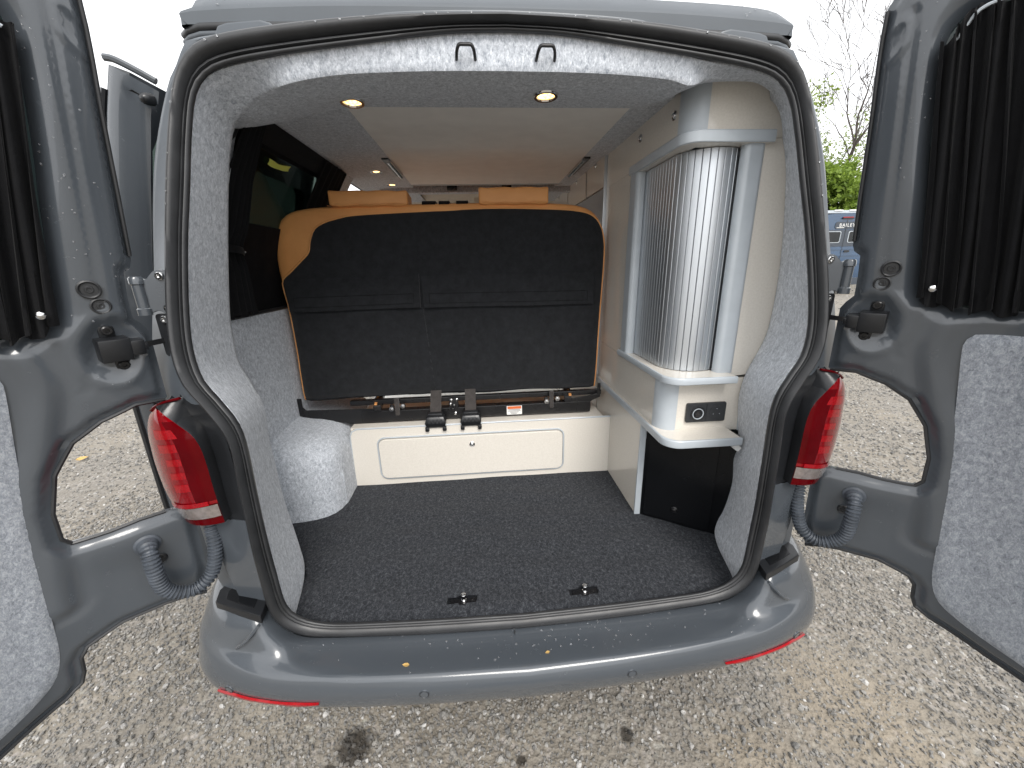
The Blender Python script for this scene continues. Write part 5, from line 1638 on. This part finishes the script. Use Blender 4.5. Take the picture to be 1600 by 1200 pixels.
# ------------------------------------------------------------------ rain drops
def drops():
    parts = []
    r = np.random.default_rng(21)
    def dome(c, n, rad, long=1.0, axis=None):
        n = Vector(n).normalized()
        q = n.to_track_quat('Z', 'Y') @ Quaternion((0, 0, 1), r.uniform(0, 6))
        V, F = [], []
        seg = 8
        for h, k in ((0, 1.0), (.35, .86), (.55, .5)):
            for i in range(seg):
                a = 2*math.pi*i/seg
                V.append(Vector(c)+q @ Vector((rad*k*math.cos(a)*long, rad*k*math.sin(a), rad*h)))
        V.append(Vector(c)+q @ Vector((0, 0, rad*.62)))
        for j in range(2):
            for i in range(seg): F.append((j*seg+i, j*seg+(i+1) % seg, (j+1)*seg+(i+1) % seg, (j+1)*seg+i))
        for i in range(seg): F.append((2*seg+i, 2*seg+(i+1) % seg, 3*seg))
        parts.append((V, F))
    for _ in range(110):
        u = r.normal(.05, .28); v = abs(r.normal(.10, .09))
        if abs(u) > .8 or v > .5: continue
        p, n = bs(u, v); dome(p, n, r.uniform(.0008, .0032), r.uniform(1, 1.8))
    for s, num in ((-1, 90), (1, 30)):
        for _ in range(num):
            c = np.array([[r.uniform(.03, .14), r.uniform(.95, 1.95)]]) if r.random() < .6 else np.array([[.115+.02*r.normal(), r.uniform(1.5, 1.95)]])
            if not inpoly(c, D_OUT)[0] or inpoly(c, D_WIN)[0]: continue
            dome(place(c, s)[0], mir(dnorm(c), s)[0], r.uniform(.0008, .0022))
    for _ in range(110):
        x = r.uniform(-.7, .72); y = r.uniform(.29, .5)
        z = 2.098+.016*np.clip((y-.30)/.04, 0, 1)-.0*abs(x)
        dome((x, .266+.034*(_ % 7)/6, 2.062+.036*(_ % 7)/6+.002), (0, -1, .9), r.uniform(.0012, .0034))
    for _ in range(60):
        k = r.integers(30, 190)
        rr_ = full(so*.72+si*.28)[(NH-40+r.integers(0, 80)) % (2*NH-2)]
        dome(rr_+np.array([0, -.026, .002]), (0, -1, .6), r.uniform(.0012, .003))
    t = NT("water")
    t.setp(Base_Color=(.95, .97, 1.0), Roughness=.02)
    n = t.noise(50, 2)
    t.link(t.ramp(n, [(.3, .01), (.7, .04)]), t.b.inputs['Roughness'])
    t.b.inputs['Transmission Weight'].default_value = .9
    t.b.inputs['IOR'].default_value = 1.33
    o = joined("water_drops", parts, t.m, van)
    o['kind'] = 'stuff'
drops()

# ------------------------------------------------------------------ blue van parked behind
bv = thing("parked_van", "blue and grey high roofed van parked on the gravel below the hedge", "van", (12.7, 12.6, .2))
BX, BY, B0 = 12.70, 12.6, .2
def b(x, y, z): return (BX+x, BY+y, B0+z)
sec = crv([(1.0, .35), (1.02, .8), (1.02, 1.3), (.97, 1.9), (.88, 2.45), (.80, 2.66), (.62, 2.72), (0, 2.74)], 40)
sec = np.vstack([sec, (sec[:-1][::-1])*[-1, 1]])
rows = [[b(x*k, y, z) for x, z in sec] for y, k in ((.0, .985), (.03, 1.0), (2.0, 1.0), (4.6, 1.0), (5.2, .9))]
body = loft("body", rows, M['bluepaint'], bv, angle=40)
extr("rear_wall", [b(x*.985, -.001, z) for x, z in sec], (0, .04, 0), M['bluepaint'], bv, 0)
extr("nose", [b(x*.9, 5.2, z) for x, z in sec], (0, .05, 0), M['bluepaint'], bv, 0)
def bplate(name, loop, y, th, mat, par=None, bv_=.004): return extr(name, [b(x, y, z) for x, z in loop], (0, -th, 0), mat, par or bv, bv_)
bplate("upper_band", rrect(-.42, 2.23, .42, 2.47, .09), -.004, .012, M['greyband'])
bplate("window_band", rrect(-.86, 1.66, .86, 2.20, .05), -.004, .010, M['greyband'])
for x in (-.46, .46):
    w = bplate("rear_window", rrect(x-.32, 1.78, x+.32, 2.16, .06), -.015, .006, M['trim'])
    bplate("pane", rrect(x-.295, 1.80, x+.295, 2.14, .05), -.022, .004, M['dglass'], w)
for z0, z1 in ((1.54, 1.60), (1.33, 1.41), (1.05, 1.10)):
    bplate("body_crease", rrect(-.88, z0, .88, z1, .02), -.004, .014, M['bluepaint'])
bplate("door_gap", rrect(-.008, .5, .008, 2.52, .003), -.0185, .002, M['blackpl'])
bplate("door_handle", rrect(.10, 1.46, .30, 1.52, .02), -.006, .02, M['blackpl'])
bplate("brake_light", rrect(-.19, 2.585, .19, 2.625, .015), -.006, .03, M['redrefl'])
bplate("lamp_hood", rrect(-.21, 2.555, .21, 2.59, .01), -.006, .05, M['blackpl'])
for x in (-.93, .93): bplate("tail_light", rrect(x-.07, .95, x+.07, 1.55, .04), -.004, .03, M['redrefl'])
bplate("rear_bumper", rrect(-1.0, .34, 1.0, .58, .06), .02, .12, M['greyband'])
rk = box("roof_rack", b(0, .55, 2.80), (1.55, .9, .10), M['trim'], bv, .02)
for x in (-.3, .25): box("rack_bar", b(x, .10, 2.84), (.30, .05, .05), M['white'], rk, .01)
for x in (-.93, .93):
    for y in (.9, 4.2):
        disc("wheel", b(x, y, .36), (1 if x > 0 else -1, 0, 0), [(0, -.2), (.33, -.2), (.36, -.16), (.36, -.04), (.33, 0), (.22, 0), (.20, -.03), (0, -.02)], M['tyre'], bv)
tc = bpy.data.curves.new("lettering", 'FONT')
tc.body = "BAILEY"; tc.size = .155; tc.extrude = .004; tc.align_x = 'CENTER'; tc.space_character = 1.28
to = bpy.data.objects.new("lettering_source", tc)
COL.objects.link(to)
bpy.context.view_layer.update()
me = bpy.data.meshes.new_from_object(to.evaluated_get(bpy.context.evaluated_depsgraph_get()))
bpy.data.objects.remove(to)
me.transform(Matrix.Translation(b(.02, -.0185, 2.305)) @ Matrix.Rotation(R(90), 4, 'X'))
me.materials.clear(); me.materials.append(M['white'])
lo = bpy.data.objects.new("lettering", me); COL.objects.link(lo); adopt(lo, bv)
bplate("underline", rrect(-.36, 2.268, -.08, 2.284, .004), -.0165, .003, M['white'], lo, 0)

# ------------------------------------------------------------------ trees
def branch_tree(name, label, base, height, seed, r0, lean, leaves, leafmat, leafsize, depth=6, crown_lo=.35, spread=1.0):
    r = random.Random(seed)
    root = thing(name, label, "tree", base, None)
    tubes, tips = [], []
    def grow(p, d, length, rad, lvl):
        n = 5
        pts, rads = [p.copy()], [rad]
        for i in range(n):
            d = (d+Vector((r.gauss(0, .13), r.gauss(0, .13), r.gauss(.02, .09)))).normalized()
            p = p+d*length/n
            pts.append(p.copy()); rads.append(max(.011, rad*(1-.38*(i+1)/n)))
            if lvl >= 2 and i > 0: tips.append((p.copy(), lvl))
        tubes.append(tube_data([tuple(q) for q in pts], np.array(rads), 6 if lvl < 3 else 4))
        if lvl >= depth: return
        k = 3 if lvl in (1, 2) and r.random() < .6 else 2
        for i in range(k):
            ax = Vector((r.gauss(0, 1), r.gauss(0, 1), r.gauss(0, .35))).normalized()
            ang = r.uniform(.28, .78)*spread*(1 if i else .6)
            nd = (Quaternion(d.cross(ax).normalized(), ang) @ d)
            nd = (nd+Vector((0, 0, .10))).normalized()
            grow(p, nd, length*r.uniform(.66, .86), rads[-1]*r.uniform(.62, .82), lvl+1)
        if lvl >= 1:
            for i in (2, 3):
                if r.random() < .7:
                    ax = Vector((r.gauss(0, 1), r.gauss(0, 1), 0)).normalized()
                    nd = Quaternion(d.cross(ax).normalized(), r.uniform(.5, 1.0)) @ d
                    grow(pts[i+1], (nd+Vector((0, 0, .15))).normalized(), length*.55, rads[i+1]*.45, lvl+2)
    grow(Vector(base), Vector(lean).normalized(), height*.27, r0, 0)
    joined("trunk", tubes, M['bark'], root)
    if leaves:
        nr = np.random.default_rng(seed)
        V, F = [], []
        T = [t for t in tips if t[0].z > base[2]+height*crown_lo*.5] or tips
        for _ in range(leaves):
            c = T[nr.integers(0, len(T))][0]
            c = np.array(c)+nr.normal(0, .16+.02*height, 3)
            a = nr.normal(0, 1, 3); a /= np.linalg.norm(a)
            bb = np.cross(a, nr.normal(0, 1, 3)); bb /= np.linalg.norm(bb)
            L = leafsize*nr.uniform(.6, 1.3)
            i = len(V)
            V += [c-a*L, c+bb*L*.45, c+a*L, c-bb*L*.45]
            F.append((i, i+1, i+2, i+3))
        mk("crown", V, F, leafmat, root, False)
    return root
def bush(name, label, c, size, n, mat, ls, seed):
    """dense leafy mass: leaves in clumps over an uneven dome, on a short stem."""
    nr = np.random.default_rng(seed)
    root = thing(name, label, "tree", c, "green trees behind the parked van")
    tubes = []
    for k in range(7):
        a = nr.uniform(0, 6.28); rr_ = nr.uniform(.1, .6)
        e = np.array(c)+np.array([size[0]*rr_*math.cos(a), size[1]*rr_*math.sin(a), size[2]*nr.uniform(.5, .85)])
        m = np.array(c)*.5+e*.5+nr.normal(0, .15, 3)
        tubes.append(tube_data(crv([c, tuple(m), tuple(e)], 8), np.linspace(.09, .02, 8), 6))
    joined("trunk", tubes, M['bark'], root)
    V, F = [], []
    K = 90
    cl = []
    for k in range(K):
        d = nr.normal(0, 1, 3); d /= np.linalg.norm(d); d[2] = abs(d[2])*1.0-.15
        q = nr.uniform(.55, 1.0)**.5
        cl.append((np.array(c)+np.array([0, 0, size[2]*.45])+d*q*np.array([size[0], size[1], size[2]*.55]), nr.uniform(.22, .5)*size[0]*.55))
    for _ in range(n):
        cc, w = cl[nr.integers(0, K)]
        d = nr.normal(0, 1, 3); d /= np.linalg.norm(d)
        p = cc+d*w*nr.uniform(.3, 1.0)**.5*np.array([1, 1, .7])
        a = d*.4+nr.normal(0, .7, 3); a /= np.linalg.norm(a)
        bb = np.cross(a, nr.normal(0, 1, 3)); bb /= np.linalg.norm(bb)
        L = ls*nr.uniform(.6, 1.35)
        i = len(V)
        V += [p-a*L, p+bb*L*.5, p+a*L, p-bb*L*.5]
        F.append((i, i+1, i+2, i+3))
    mk("crown", V, F, mat, root, False)
    return root
branch_tree("bare_tree", "tall leafless tree with fine twigs rising above the green trees", (17.6, 19.6, .2), 14.0, 4, .20, (.12, 0, 1), 0, None, 0, depth=6, spread=.95)
branch_tree("young_tree", "thin tree with sparse yellow green leaves behind the bare tree", (17.2, 21.0, .2), 10.0, 9, .13, (-.05, 0, 1), 5200, M['leafB'], .085, depth=5)
branch_tree("young_tree", "small budding tree just beside the bare tree with loose leaves", (20.0, 21.0, .2), 9.5, 15, .12, (.1, 0, 1), 4200, M['leafB'], .08, depth=5)
TREES = ['dense green tree directly behind the roof of the parked van', 'dense green tree at the foot of the bare tree', 'tall dense green tree half hidden by the open rear door',
         'dense green tree hidden from the van behind the door window curtain', 'dense green tree at the far end of the row past the open door', 'low dense green tree between the camper body and the parked van']
for k, (x, y, w, h) in enumerate(((15.0, 17.0, 2.1, 5.6), (17.9, 18.0, 2.2, 6.2), (20.8, 17.8, 2.4, 6.8), (24.0, 17.2, 2.6, 6.2), (27.5, 16.0, 2.6, 6.6), (12.2, 18.5, 2.2, 5.0))):
    bush("green_tree", TREES[k], (x, y, .2), (w, w*.8, h), 15000, M['leafA'], .10, 30+k)
